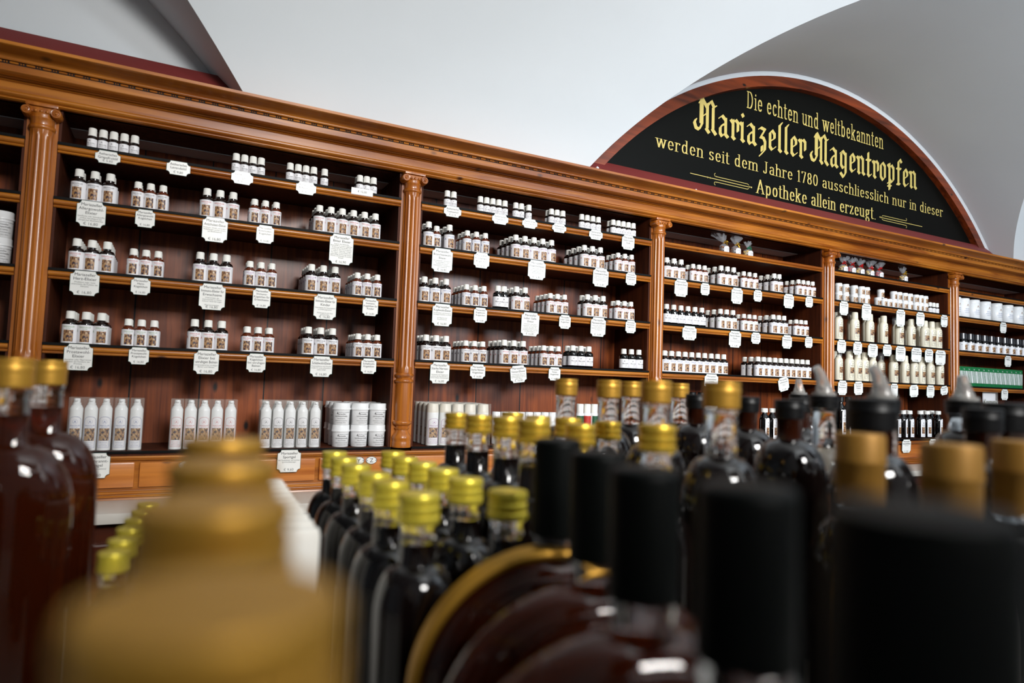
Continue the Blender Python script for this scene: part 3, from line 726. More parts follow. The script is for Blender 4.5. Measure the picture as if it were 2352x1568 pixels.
# ================================================================ goods on the shelves (measured x positions in metres)
CLUSTERS=[
(1, 1, 'oil', 0.0712, 0.0241, 5, 1, 'k'),
(1, 1, 'oil', 0.4217, 0.0227, 4, 1, 'k'),
(1, 1, 'oil', 0.5711, 0.0229, 4, 1, 'k'),
(1, 1, 'oil', 0.6717, 0.0, 1, 1, 'k'),
(1, 1, 'oil', 0.7802, 0.0218, 3, 2, 'k'),
(1, 2, 'big', 0.0484, 0.0349, 3, 2, 'k'),
(1, 2, 'small', 0.1829, 0.03, 3, 3, 'k'),
(1, 2, 'big', 0.3522, 0.0342, 3, 2, 'r'),
(1, 2, 'small', 0.4785, 0.0299, 3, 2, 'r'),
(1, 2, 'big', 0.664, 0.0345, 6, 3, 'r'),
(1, 3, 'big', 0.0544, 0.0339, 3, 4, 'r'),
(1, 3, 'small', 0.1834, 0.0292, 3, 2, 'r'),
(1, 3, 'big', 0.3451, 0.0341, 3, 2, 'p'),
(1, 3, 'small', 0.4759, 0.0301, 3, 2, 'p'),
(1, 3, 'big', 0.6492, 0.0353, 3, 4, 'p'),
(1, 3, 'small', 0.7883, 0.0315, 3, 4, 'p'),
(1, 4, 'big', 0.0524, 0.0344, 3, 3, 'g'),
(1, 4, 'small', 0.1827, 0.0303, 3, 2, 'g'),
(1, 4, 'big', 0.3421, 0.0346, 3, 2, 'r'),
(1, 4, 'small', 0.4792, 0.0299, 3, 2, 'r'),
(1, 4, 'big', 0.6498, 0.0359, 3, 3, 'k'),
(1, 4, 'small', 0.7997, 0.0303, 3, 4, 'k'),
(2, 1, 'oil', 1.0743, 0.0232, 2, 1, 'k'),
(2, 1, 'oil', 1.1959, 0.0235, 5, 1, 'k'),
(2, 1, 'oil', 1.3327, 0.0222, 2, 1, 'k'),
(2, 1, 'oil', 1.3847, 0.0, 1, 2, 'k'),
(2, 1, 'oil', 1.4778, 0.0243, 3, 2, 'k'),
(2, 1, 'oil', 1.6089, 0.0249, 4, 1, 'k'),
(2, 1, 'oil', 1.7518, 0.024, 5, 2, 'k'),
(2, 2, 'big', 1.0155, 0.0, 1, 3, 'b'),
(2, 2, 'small', 1.043, 0.0, 1, 1, 'b'),
(2, 2, 'big', 1.0891, 0.0, 1, 3, 'b'),
(2, 2, 'small', 1.1532, 0.0339, 3, 3, 'b'),
(2, 2, 'big', 1.34, 0.0365, 5, 4, 'p'),
(2, 2, 'big', 1.6282, 0.0363, 3, 4, 'r'),
(2, 2, 'small', 1.7813, 0.032, 3, 3, 'r'),
(2, 3, 'big', 1.0089, 0.038, 3, 2, 'b'),
(2, 3, 'small', 1.1574, 0.0327, 3, 4, 'b'),
(2, 3, 'text', 1.2773, 0.0237, 2, 1, 'k'),
(2, 3, 'big', 1.3496, 0.0343, 2, 3, 'r'),
(2, 3, 'small', 1.4864, 0.0301, 3, 4, 'r'),
(2, 3, 'big', 1.6485, 0.0352, 3, 2, 'r'),
(2, 3, 'small', 1.7857, 0.0311, 3, 2, 'r'),
(2, 4, 'big', 1.0231, 0.035, 3, 3, 'k'),
(2, 4, 'small', 1.1633, 0.0311, 3, 4, 'k'),
(2, 4, 'big', 1.309, 0.037, 3, 4, 'r'),
(2, 4, 'small', 1.4659, 0.0306, 3, 4, 'r'),
(2, 4, 'text', 1.59, 0.0354, 3, 2, 'k'),
(2, 4, 'text', 1.8214, 0.0359, 3, 1, 'k'),
(3, 2, 'big', 2.0231, 0.0371, 3, 2, 'r'),
(3, 2, 'small', 2.159, 0.0313, 3, 2, 'r'),
(3, 2, 'big', 2.316, 0.0359, 3, 3, 'r'),
(3, 2, 'small', 2.4449, 0.0336, 3, 2, 'r'),
(3, 2, 'big', 2.6332, 0.0316, 2, 3, 'p'),
(3, 2, 'small', 2.7858, 0.032, 4, 3, 'p'),
(3, 3, 'text', 2.0264, 0.0372, 6, 1, 'k'),
(3, 3, 'big', 2.3159, 0.0357, 3, 3, 'g'),
(3, 3, 'small', 2.4491, 0.0318, 3, 2, 'g'),
(3, 3, 'big', 2.6295, 0.0343, 3, 3, 'b'),
(3, 3, 'small', 2.7742, 0.0308, 3, 2, 'b'),
(3, 4, 'big', 2.0212, 0.0353, 10, 2, 'b'),
(3, 4, 'big', 2.5386, 0.035, 10, 3, 'b'),
(5, 3, 'jarb', 4.0988, 0.0695, 10, 1, 'k'),
(4, 2, 'oil', 3.7825, 0.0302, 3, 1, 'k'),
]
TAGS=[
(1, 1, 0.082, 0.14, 1.965, 1.93, 'Aetherisches|Grapefruitöl', '', '€ 5,60'),
(1, 1, 0.247, 0.306, 1.968, 1.929, 'Aetherisches|Lavendelöl', '', '€ 9,80'),
(1, 1, 0.41, 0.468, 1.969, 1.932, 'Aetherisches|Orangenöl', '', '€ 4,20'),
(1, 1, 0.587, 0.645, 1.969, 1.931, 'Aetherisches|Pfefferminzöl', '', '€ 4,20'),
(1, 1, 0.75, 0.817, 1.974, 1.953, '', '', '€ 12,00'),
(1, 2, 0.051, 0.116, 1.827, 1.758, 'Mariazeller|Allergowohl-|Elixier', 'Spezifische oder Schwebstoffe|wirken beruhigend bei|allergischen Beschwerden', '€ 16,80'),
(1, 2, 0.182, 0.229, 1.823, 1.774, 'Mariazeller|Allergowohl-|Kügelchen', '', '€ 16,80'),
(1, 2, 0.344, 0.409, 1.827, 1.757, 'Mariazeller|Anticholest-Elixier', 'Erdrauch, Schafe und andere|Heilpflanzen wirken positiv|auf Blutfettwerte', '€ 16,80'),
(1, 2, 0.485, 0.533, 1.823, 1.77, 'Mariazeller|Anticholest-|Kügelchen', '', '€ 16,80'),
(1, 2, 0.693, 0.765, 1.826, 1.733, 'Mariazeller|Bitter Elixier', 'Ergänzt die fehlenden|Bitterstoffe in unserer täglichen|Ernährung. Bitterstoffe sind|wichtig für die Fettverdauung|in unserer Nahrung, reinigen|den Darm, unterstützen eine|regelmäßige Verdauung, bringen|Wärme und Energie in unseren|Körper', '€ 16,90'),
(1, 3, 0.048, 0.113, 1.644, 1.579, 'Mariazeller|Herz-Elixier', 'Weißdorn oder Gold|unterstützen die Funktion der|Herzens', '€ 16,80'),
(1, 3, 0.183, 0.229, 1.639, 1.592, 'Mariazeller|Herz-|Kügelchen', '', '€ 16,80'),
(1, 3, 0.347, 0.414, 1.64, 1.566, 'Mariazeller|Immuno-Elixier für|Erwachsene', 'Unterstützen das|Immunsystem in Zeiten|höherer Anforderungen||Akut anzuwenden', '€ 16,80'),
(1, 3, 0.485, 0.534, 1.64, 1.582, 'Mariazeller|Immuno-|Kügelchen für|Erwachsene', '', '€ 16,80'),
(1, 3, 0.656, 0.723, 1.639, 1.562, 'Mariazeller|Immuno-Elixier für|Kinder', 'Unterstützen das Immunsystem|in Erkältungszeiten.||Vorbeugend und akut|anzuwenden', '€ 16,80'),
(1, 3, 0.802, 0.851, 1.64, 1.583, 'Mariazeller|Immuno-|Kügelchen für|Kinder', '', '€ 16,80'),
(1, 4, 0.047, 0.11, 1.458, 1.389, 'Mariazeller|Prostawohl-|Elixier', 'Karotten oder Nigersamen|stärken die Funktion der|Prostata', '€ 16,80'),
(1, 4, 0.189, 0.237, 1.454, 1.407, 'Mariazeller|Prostawohl-|Kügelchen', '', '€ 16,80'),
(1, 4, 0.344, 0.408, 1.454, 1.387, 'Mariazeller|Elixier bei|unruhigen Beinen', 'Unterstützend bei unruhigen|Beinen und Händen', '€ 16,80'),
(1, 4, 0.479, 0.531, 1.452, 1.397, 'Mariazeller|Kügelchen|bei unruhigen|Beinen', '', '€ 16,80'),
(1, 4, 0.655, 0.72, 1.453, 1.39, 'Mariazeller|Schlafwohl-Elixier', 'Passionsblume und Hopfen|sorgen für einen erholsamen,|tiefen Schlaf', '€ 16,80'),
(1, 4, 0.806, 0.854, 1.453, 1.404, 'Mariazeller|Schlafwohl-|Kügelchen', '', '€ 16,80'),
(1, 5, 0.102, 0.166, 1.193, 1.127, 'Mariazeller|Franzbrannt-|weingel', 'kühlend und belebend', '€ 9,60'),
(1, 5, 0.575, 0.64, 1.184, 1.118, 'Mariazeller|Sportgel', 'Bei Muskelkater und leichten|Sportverletzungen', '€ 9,60'),
(2, 1, 1.055, 1.117, 1.97, 1.933, 'Aetherisches|Teebaumöl', '', '€ 6,10'),
(2, 1, 1.231, 1.293, 1.969, 1.933, 'Aetherisches|Thymianöl', '', '€ 7,20'),
(2, 1, 1.348, 1.408, 1.971, 1.937, 'Aetherisches|Weihrauchöl', '', '€ 10,30'),
(2, 1, 1.469, 1.529, 1.971, 1.938, 'Aetherisches|Zitronenöl', '', '€ 5,00'),
(2, 1, 1.628, 1.689, 1.971, 1.933, 'Aetherisches|Zypressenöl', '', '€ 6,20'),
(2, 1, 1.777, 1.838, 1.97, 1.913, 'Mariazeller|Gute Laune|Duft', '', '€ 6,90'),
(2, 2, 1.021, 1.093, 1.824, 1.745, 'Mariazeller|Bronchienwohl-|Elixier', 'Die wirksamen Harzpflanzen|wie Spitzwegerich oder|Königskerze wirken|schleimlösend, krampflösend|und reizstillend', '€ 16,80'),
(2, 2, 1.169, 1.227, 1.827, 1.774, 'Mariazeller|Bronchienwohl-|Kügelchen', '', '€ 16,80'),
(2, 2, 1.377, 1.448, 1.826, 1.757, 'Mariazeller|Diawohl-Elixier', 'Bohnenschale oder|Geissrautenwurzel wirken|ausgleichend auf|Blutzuckerwerte', '€ 16,80'),
(2, 2, 1.65, 1.721, 1.828, 1.758, 'Mariazeller|Gelenkewohl-Elixier', 'Teufelskralle oder Odermennig|wirken schmerzlindernd und|entzündungshemmend auf|Gelenke und Knochen', '€ 16,80'),
(2, 2, 1.8, 1.85, 1.827, 1.777, 'Mariazeller|Gelenkewohl-|Kügelchen', '', '€ 16,80'),
(2, 3, 1.03, 1.099, 1.642, 1.568, 'Mariazeller|Kopfwohl-Elixier', 'Kardendistel und Herbstzeit|beruhigen Gewitter im Kopf||bei Migräne und|Kopfschmerzen', '€ 16,80'),
(2, 3, 1.176, 1.226, 1.641, 1.589, 'Mariazeller|Kopfwohl-|Kügelchen', '', '€ 16,80'),
(2, 3, 1.357, 1.43, 1.64, 1.556, 'Mariazeller|Leber Galle-|Elixier', 'Artischocke oder Enzian|unterstützen die natürliche|Funktion der Leber. Die|enthaltene Heilmittel wirkt|leberpflegewirksam und regt|die Gallentätigkeit an', '€ 16,80'),
(2, 3, 1.51, 1.56, 1.642, 1.591, 'Mariazeller|Leber Galle-|Kügelchen', '', '€ 16,80'),
(2, 3, 1.646, 1.714, 1.644, 1.572, 'Mariazeller|Menowohl-Elixier', 'Frauenmantel, Rotklee und|andere natürliche|Heilkräuter für die Frau in den|Wechseljahren', '€ 16,80'),
(2, 3, 1.804, 1.853, 1.644, 1.594, 'Mariazeller|Menowohl-|Kügelchen', '', '€ 16,80'),
(2, 4, 1.031, 1.098, 1.452, 1.381, 'Mariazeller|Starke Nerven-|Elixier', 'Herzwein und Taigawurzel|stärken die Nervenkraft in|Zeiten höherer Anforderungen', '€ 16,80'),
(2, 4, 1.171, 1.227, 1.451, 1.401, 'Mariazeller|Starke Nerven-|Kügelchen', '', '€ 16,80'),
(2, 4, 1.318, 1.381, 1.453, 1.392, 'Mariazeller|Venus-Elixier', 'Frauenmantel, Rose und|andere heilsame Kräuter für|das Wohlbefinden der Frau|jeden Alters', '€ 16,80'),
(2, 4, 1.473, 1.523, 1.453, 1.404, 'Mariazeller|Venus-|Kügelchen', '', '€ 16,80'),
(3, 2, 2.04, 2.108, 1.826, 1.756, 'Mariazeller|Grippwohl-Elixier', 'Roter Sonnenhut oder|Wasserhanf unterstützen die|Abwehrkraft', '€ 16,80'),
(3, 2, 2.176, 2.226, 1.824, 1.773, 'Mariazeller|Grippwohl-|Kügelchen', '', '€ 16,80'),
(3, 2, 2.347, 2.412, 1.822, 1.753, 'Mariazeller|Gute Laune-Elixier', 'Bachte und Zitronen, bei|Antriebslosigkeit, Traurigkeit|wirken ausgleichend bei|seelischer Unstimmigkeit', '€ 16,80'),
(3, 2, 2.475, 2.527, 1.824, 1.773, 'Mariazeller|Gute Laune-|Kügelchen', '', '€ 16,80'),
(3, 2, 2.66, 2.726, 1.825, 1.76, 'Mariazeller|Harmonie-Elixier', 'Unterstützt die|Ausleitung der|Gifte aus dem Körper', '€ 16,80'),
(3, 2, 2.801, 2.849, 1.825, 1.775, 'Mariazeller|Harmonie-|Kügelchen', '', '€ 16,80'),
(3, 3, 2.085, 2.158, 1.643, 1.585, 'Mariazeller|Wildrose Tropfen', 'Unterstützend bei unruhigem|Magenleiden', '€ 20,90'),
(3, 3, 2.336, 2.407, 1.64, 1.569, 'Mariazeller|Nieren Blasen-|Elixier', 'Goldrute oder Schachtelhalm|unterstützen die Nierentätigkeit', '€ 16,80'),
(3, 3, 2.465, 2.52, 1.641, 1.591, 'Mariazeller|Nieren Blasen-|Kügelchen', '', '€ 16,80'),
(3, 3, 2.652, 2.716, 1.642, 1.581, 'Mariazeller|Venenwohl-Elixier', 'Rosskastanie stärkt die|Venen', '€ 16,80'),
(3, 3, 2.799, 2.849, 1.643, 1.592, 'Mariazeller|Venenwohl-|Kügelchen', '', '€ 16,80'),
(3, 4, 2.206, 2.279, 1.455, 1.396, 'Mariazeller|Lebenselixier', 'Zur Stärkung', '€ 16,80'),
(3, 4, 2.625, 2.692, 1.457, 1.395, 'Mariazeller|Lebenswohl', 'Zur Stärkung und|Kräftigung', '€ 9,80'),
(4, 2, 3.036, 3.095, 1.825, 1.758, 'Mariazeller|Handcreme', 'Pflegt die Haut', '€ 6,20'),
(4, 2, 3.196, 3.266, 1.826, 1.746, 'Mariazeller|Gesichtscreme für|Frauen', 'Die Creme wirkt pflegend und|schützend', '€ 9,20'),
(4, 2, 3.463, 3.531, 1.821, 1.734, 'Mariazeller|Ringelblumen', 'Salbe zur Pflege|der Haut', '€ 8,60'),
(4, 2, 3.626, 3.694, 1.82, 1.747, 'Mariazeller|Ringelblumen', 'Salbe', '€ 4,20'),
(4, 2, 3.836, 3.9, 1.822, 1.757, 'Mariazeller|Lippenbalsam', 'Pflege', '€ 4,80'),
(4, 3, 3.019, 3.08, 1.643, 1.58, 'Mariazeller|Massageöl', 'Zur Massage', '€ 9,20'),
(4, 3, 3.134, 3.196, 1.641, 1.577, 'Mariazeller|Haaröl|und|Kopfwasser', '', '€ 9,20'),
(4, 3, 3.242, 3.315, 1.637, 1.571, 'Mariazeller|Duschgel|Kräuter', 'für jeden Tag', '€ 9,20'),
(4, 3, 3.357, 3.422, 1.64, 1.582, 'Mariazeller|Körpermilch|', '', '€ 9,20'),
(4, 3, 3.458, 3.534, 1.638, 1.561, 'Mariazeller|Körperlotion|Ringelblume', 'Pflege für jede Haut', '€ 9,20'),
(4, 3, 3.582, 3.67, 1.637, 1.564, 'Mariazeller|Balsam für gestresste|und trockene Haut', '', '€ 7,80'),
(4, 3, 3.698, 3.766, 1.636, 1.566, 'Mariazeller|Massageöl|Ringelblume', '', '€ 9,20'),
(4, 3, 3.788, 3.878, 1.635, 1.557, 'Mariazeller|Massageöl Ringelblume', 'Massageöl zur|täglichen Pflege', '€ 9,20'),
(4, 4, 3.026, 3.088, 1.454, 1.385, 'Mariazeller|Shampoo|Brennnessel', 'für jeden Tag', '€ 6,20'),
(4, 4, 3.138, 3.202, 1.453, 1.388, 'Mariazeller|Shampoo|Melisse', 'für jeden Tag', '€ 6,20'),
(4, 4, 3.415, 3.474, 1.451, 1.381, 'Mariazeller|Duschgel', '', '€ 6,20'),
(4, 4, 3.567, 3.637, 1.449, 1.386, 'Kräuter|Duschgel', '', '€ 6,20'),
(4, 4, 3.71, 3.778, 1.451, 1.386, 'Mariazeller|Fußcreme', 'Pflege für die Füße', '€ 6,20'),
(4, 4, 3.828, 3.892, 1.45, 1.402, 'Mariazeller|Lotion', '', '€ 4,80'),
(4, 5, 3.484, 3.554, 1.183, 1.116, 'Mariazeller|Schwedenbitter', 'Unterstützend', '€ 12,80'),
(4, 5, 3.707, 3.77, 1.186, 1.118, 'Mariazeller', '', '€ 9,80'),
(4, 5, 3.872, 3.921, 1.185, 1.12, 'Mariazeller', '', '€ 9,80'),
(5, 2, 4.403, 4.472, 1.815, 1.753, 'Mariazeller|Kur Creme', '', '€ 9,80'),
(5, 3, 4.447, 4.518, 1.637, 1.574, 'Mariazeller|Fußpflege', '', '€ 9,80'),
(5, 4, 4.41, 4.478, 1.448, 1.386, 'Mariazeller|Magentee', 'Für die Verdauung', '€ 6,80'),
]
def bottle_proto(name, H, R, cap_r, cap_h, body_z, lab, glass, col, pic=True, lines=None, cap_mat=None):
    t = thing(name, '', 'bottle')
    zc = H - cap_h
    nk = cap_r * 0.82
    prof = [(0, 0), (R * 0.92, 0), (R, 0.0015), (R, body_z)]
    for k in range(1, 7):
        a = PI / 2 * k / 6
        prof.append((nk + (R - nk) * math.cos(a), body_z + (zc - body_z) * 0.72 * math.sin(a)))
    prof += [(nk, zc + 0.002), (0, zc + 0.002)]
    bm = bmesh.new(); add_lathe(bm, prof, 28)
    obj('glass_body', bm_mesh(bm, 'glass_body', glass, smooth=True, autos=60), t)
    bm = bmesh.new()
    add_lathe(bm, [(0, zc), (cap_r * 1.04, zc), (cap_r * 1.04, zc + 0.003), (cap_r, zc + 0.0035), (cap_r * 0.97, H - 0.0022), (cap_r * 0.86, H - 0.0004), (cap_r * 0.5, H), (0, H)], 28)
    obj('screw_cap', bm_mesh(bm, 'screw_cap', cap_mat or CAPW, smooth=True, autos=50), t)
    z0, z1 = lab
    bm = bmesh.new(); patch(bm, R + 0.0002, z0, z1, -1.9, 1.9, 30)
    lb = obj('label', bm_mesh(bm, 'label', LABW, smooth=True), t)
    h = z1 - z0
    if pic:
        bm = bmesh.new(); aw = 0.62
        patch(bm, R + 0.0004, z0 + h * 0.07, z0 + h * 0.70, -aw, aw, 12)
        obj('label_picture', bm_mesh(bm, 'label_picture', PICT, smooth=True), lb)
        bm = bmesh.new()
        put_text(bm, 'MARIAZELLER', h * 0.105, bend(R + 0.0005, z0 + h * 0.84), R * 1.55, bold=0.00005)
        put_text(bm, 'ELIXIER', h * 0.07, bend(R + 0.0005, z0 + h * 0.75), R * 0.9)
        # round monogram and small print at the left side
        put_text(bm, 'A', h * 0.2, bend(R + 0.0005, z0 + h * 0.62, -R * 1.25), bold=0.0001)
        obj('label_print', bm_mesh(bm, 'label_print', INKS[col]), lb)
    else:
        bm = bmesh.new()
        put_text(bm, 'A', h * 0.26, bend(R + 0.0005, z0 + h * 0.66, -R * 0.3), bold=0.0001)
        for i, ln_ in enumerate(lines or ['Mariazeller', 'Aetherisches Öl', '10 ml']):
            put_text(bm, ln_, h * (0.2 if i == 0 else 0.11), bend(R + 0.0005, z0 + h * (0.42 - 0.16 * i)), R * 1.6, bold=0.00004)
        obj('label_print', bm_mesh(bm, 'label_print', INKS[col]), lb)
    return t
SPEC = {}
protos = {}
def get_proto(kind, col):
    if (kind, col) in protos: return protos[(kind, col)], False
    if kind == 'big': p = bottle_proto('elixir_bottle', 0.084, 0.0176, 0.0104, 0.0203, 0.0495, (0.001, 0.0485), AMBER, col)
    elif kind == 'small': p = bottle_proto('pellet_bottle', 0.073, 0.0149, 0.0095, 0.018, 0.0445, (0.001, 0.044), AMBER2, col)
    elif kind == 'oil': p = bottle_proto('oil_vial', 0.055, 0.0113, 0.0098, 0.0215, 0.026, (0.001, 0.025), AMBER, col, pic=False)
    elif kind == 'text': p = bottle_proto('drops_bottle', 0.080, 0.0172, 0.0104, 0.0195, 0.048, (0.007, 0.041), BLACKG, col, pic=False, lines=['Mariazeller', 'Tropfen', '50 ml'])
    elif kind == 'jarb': p = bottle_proto('capsule_jar', 0.098, 0.024, 0.021, 0.034, 0.052, (0.003, 0.048), BLACKG, col, cap_mat=SMOKE)
    protos[(kind, col)] = p
    return p, True
KN = {'big': 'brown bottle', 'small': 'amber bottle', 'oil': 'small oil vial', 'text': 'plain-label bottle', 'jarb': 'dark-lidded jar'}
KG = {'big': 'brown elixir bottles with white caps', 'small': 'amber pellet bottles with white caps', 'oil': 'small oil vials with white caps', 'text': 'dark bottles with plain white labels', 'jarb': 'dark-lidded jars'}
KR = {'big': 0.0176, 'small': 0.0149, 'oil': 0.0113, 'text': 0.0172, 'jarb': 0.024}
RW = ['front row', 'second row', 'third row', 'fourth row', 'fifth row']
cnt = {}
def place(kind, col, x, y, z, rz, label):
    p, fresh = get_proto(kind, col)
    if fresh:
        p.location = (x, y, z); p.rotation_euler = (0, 0, rz); p['label'] = label; p['group'] = KG[kind]; return p
    return dup(p, (x, y, z), rz, label, KG[kind])
for b, r, kind, x0, pitch, n, rows, col in sorted(CLUSTERS, key=lambda c: (c[0], c[1], c[3])):
    cnt[(b, r)] = cnt.get((b, r), 0) + 1
    ci = cnt[(b, r)]
    R = KR[kind]; pr = 2 * R + 0.0008
    for row in range(rows):
        for i in range(n):
            if row * pr + 2 * R + 0.008 > DEP - 0.004: continue
            x = x0 + pitch * i + random.uniform(-0.0003, 0.0003); y = R + 0.006 + row * (pr + 0.0004)
            if pitch == 0: x += 0
            rz = random.uniform(-0.15, 0.15)
            place(kind, col, x, y, ZR[r] + 0.0005, rz, '%s, %s from left, %s, %s cluster, %s, %s' % (KN[kind], ORD[i + 1], RW[row], ORD[ci], RN[r], BN[b]))

# pump dispensers in clear boxes
def pump_proto(col, frost=False):
    t = thing('pump_dispenser', '', 'dispenser')
    H = 0.138; R = 0.0152
    bm = bmesh.new()
    add_lathe(bm, [(0, 0.001), (R, 0.001), (R, 0.105), (R * 0.98, 0.109), (R * 0.72, 0.117), (R * 0.62, 0.1185), (0, 0.1185)], 28)
    obj('bottle', bm_mesh(bm, 'bottle', TUBW, smooth=True, autos=50), t)
    bm = bmesh.new()
    if frost: add_lathe(bm, [(0, 0.107), (R * 1.0, 0.107), (R * 0.92, H - 0.004), (R * 0.85, H - 0.002), (0, H - 0.002)], 28)
    else:
        add_lathe(bm, [(0, 0.1185), (R * 0.62, 0.1185), (R * 0.62, 0.123), (R * 0.5, 0.124), (R * 0.5, 0.132), (R * 0.42, 0.1345), (0, 0.135)], 24)
        add_box(bm, -0.0035, 0.0035, -R * 0.8, 0, 0.128, 0.1325, bev=0.001)
    obj('pump_head', bm_mesh(bm, 'pump_head', FROST if frost else TUBW, smooth=True, autos=50), t)
    bm = bmesh.new(); patch(bm, R + 0.0002, 0.006, 0.09, -0.95, 0.95, 20, arch=0.010)
    lb = obj('label', bm_mesh(bm, 'label', LABW, smooth=True), t)
    bm = bmesh.new(); patch(bm, R + 0.0004, 0.026, 0.058, -0.8, 0.8, 14)
    obj('label_picture', bm_mesh(bm, 'label_picture', PICT, smooth=True), lb)
    bm = bmesh.new(); q_ = []
    for i in range(25):
        tt = i / 24; a = -0.9 + 1.8 * tt
        q_.append(((R + 0.0005) * math.sin(a), -(R + 0.0005) * math.cos(a), 0.088 - 0.010 * (1 - math.sqrt(max(0, 1 - (2 * tt - 1) ** 2)))))
    lo = [((R + 0.0005) * math.sin(-0.9 + 1.8 * i / 24), -(R + 0.0005) * math.cos(-0.9 + 1.8 * i / 24), 0.0085) for i in range(25)]
    add_tube(bm, [lo[0]] + q_ + [lo[-1]] , 0.00035, 4); add_tube(bm, lo, 0.00035, 4)
    put_text(bm, 'A', 0.0085, bend(R + 0.0006, 0.072), bold=0.0002)
    ring = [((R + 0.0005) * math.sin(0.0052 * math.cos(a) / R), -(R + 0.0005) * math.cos(0.0052 * math.cos(a) / R), 0.075 + 0.0058 * math.sin(a)) for a in [2 * PI * k / 20 for k in range(21)]]
    add_tube(bm, ring, 0.0002, 4)
    put_text(bm, 'MARIAZELLER', 0.0042, bend(R + 0.0006, 0.0635), R * 1.5, bold=0.0001)
    put_text(bm, 'SPORTGEL', 0.003, bend(R + 0.0006, 0.0598), R * 1.5, bold=0.0001)
    for i, s_ in enumerate(('Bei Muskelkater', 'und leichten', 'Sportverletzungen')): put_text(bm, s_, 0.0026, bend(R + 0.0006, 0.0205 - 0.0042 * i), R * 1.4)
    obj('label_print', bm_mesh(bm, 'label_print', INKS[col]), lb)
    if True:
        bm = bmesh.new(); add_box(bm, -0.0162, 0.0162, -0.0162, 0.0162, 0.0, H)
        obj('clear_box', bm_mesh(bm, 'clear_box', CLEARBOX), t)
    return t
CLEARBOX = mat('clear_box_film', (240, 240, 232), 0.06, trans=0.0, alpha=0.10, spec=0.8, noise=0)
P1, P2, P3, P4 = pump_proto('b'), pump_proto('r'), pump_proto('k'), pump_proto('p', True)
LZ = ZR[5] + 0.0008
PUMPS = [(P1, [0.080, 0.1125, 0.145, 0.180, 0.216], 1, 'boxed white pump bottle, blue print', 'first full bay', 0.0),
         (P2, [0.312, 0.346, 0.380, 0.413, 0.448], 1, 'boxed white pump bottle, red print', 'first full bay', 0),
         (P3, [0.543, 0.577, 0.611, 0.646, 0.683], 2, 'boxed white pump bottle, black print', 'first full bay', 0),
         (P4, [1.057, 1.101, 1.146, 1.190, 1.238], 4, 'boxed frosted-cap bottle', 'second bay', 0)]
for p, xs, rows, lb, pl, _ in PUMPS:
    first = True
    if p is P4: p.scale = (1.3, 1.25, 1.0)
    for row in range(rows):
        for i, x in enumerate(xs):
            loc = (x, 0.0245 + row * (0.0415 if p is P4 else 0.034), LZ); l = '%s, %s from left, %s, %s' % (lb, ORD[i + 1], RW[row], pl)
            rz = 0.0
            if first: p.location = loc; p.rotation_euler = (0, 0, rz); p['label'] = l; p['group'] = 'boxed pump bottles on the bottom ledge'; first = False
            else: dup(p, loc, rz, l, 'boxed pump bottles on the bottom ledge')
# screw-lid tubs
def tub_proto(R, H, name='tub', pic=False, txt=True):
    t = thing(name, '', 'tub')
    lh = 0.30 * H
    bm = bmesh.new(); add_lathe(bm, [(0, 0), (R * 0.9, 0), (R * 0.93, 0.001), (R * 0.97, H - lh), (0, H - lh)], 36)
    bd = obj('tub_body', bm_mesh(bm, 'tub_body', TUBW, smooth=True, autos=50), t)
    bm = bmesh.new(); add_lathe(bm, [(0, H - lh - 0.001), (R * 1.05, H - lh - 0.001), (R * 1.07, H - lh + 0.002), (R * 1.04, H - lh + 0.004), (R, H - lh + 0.005), (R * 0.99, H - 0.002), (R * 0.95, H - 0.0002), (0, H - 0.0002)], 36)
    obj('lid', bm_mesh(bm, 'lid', TUBW, smooth=True, autos=50), t)
    if pic:
        bm = bmesh.new(); patch(bm, R * 0.97 + 0.0003, H * 0.08, H * 0.62, -0.75, 0.75, 12)
        obj('label_picture', bm_mesh(bm, 'label_picture', PICT, smooth=True), bd)
    if txt:
        bm = bmesh.new(); r = R * 0.97 + 0.0003
        put_text(bm, 'A', H * 0.13, bend(r, H * 0.5, -R * 0.45), bold=0.0002)
        for i, (s_, sz, bo) in enumerate((('Apotheke zur Gnadenmutter', 0.05, 0), ('Mariazeller', 0.09, .0002), ('Lärchenpechsalbe', 0.085, .0002), ('Haut & Gelenke', 0.055, .0001), ('Wohltuende Salbe für die ganze Familie', 0.045, 0), ('zum Einreiben, 100 ml', 0.045, 0))):
            put_text(bm, s_, H * sz, bend(r, H * (0.56 - 0.095 * i), 0 if i else R * 0.4), R * 1.5, bold=bo)
        obj('label_print', bm_mesh(bm, 'label_print', INK), bd)
    return t
tb = tub_proto(0.0262, 0.0665)
first = True
for row in range(3):
    for i, x in enumerate((0.763, 0.820, 0.876)):
        for lv in range(2):
            loc = (x, 0.034 + row * 0.058, LZ + 0.0668 * lv)
            l = 'white screw-lid tub, %s from left, %s, %s layer of stack, first full bay' % (ORD[i + 1], RW[row], 'upper' if lv else 'lower')
            if first: tb.location = loc; tb['label'] = l; tb['group'] = 'white tubs stacked on the ledge'; first = False
            else: dup(tb, loc, random.uniform(-0.25, 0.25), l, 'white tubs stacked on the ledge')
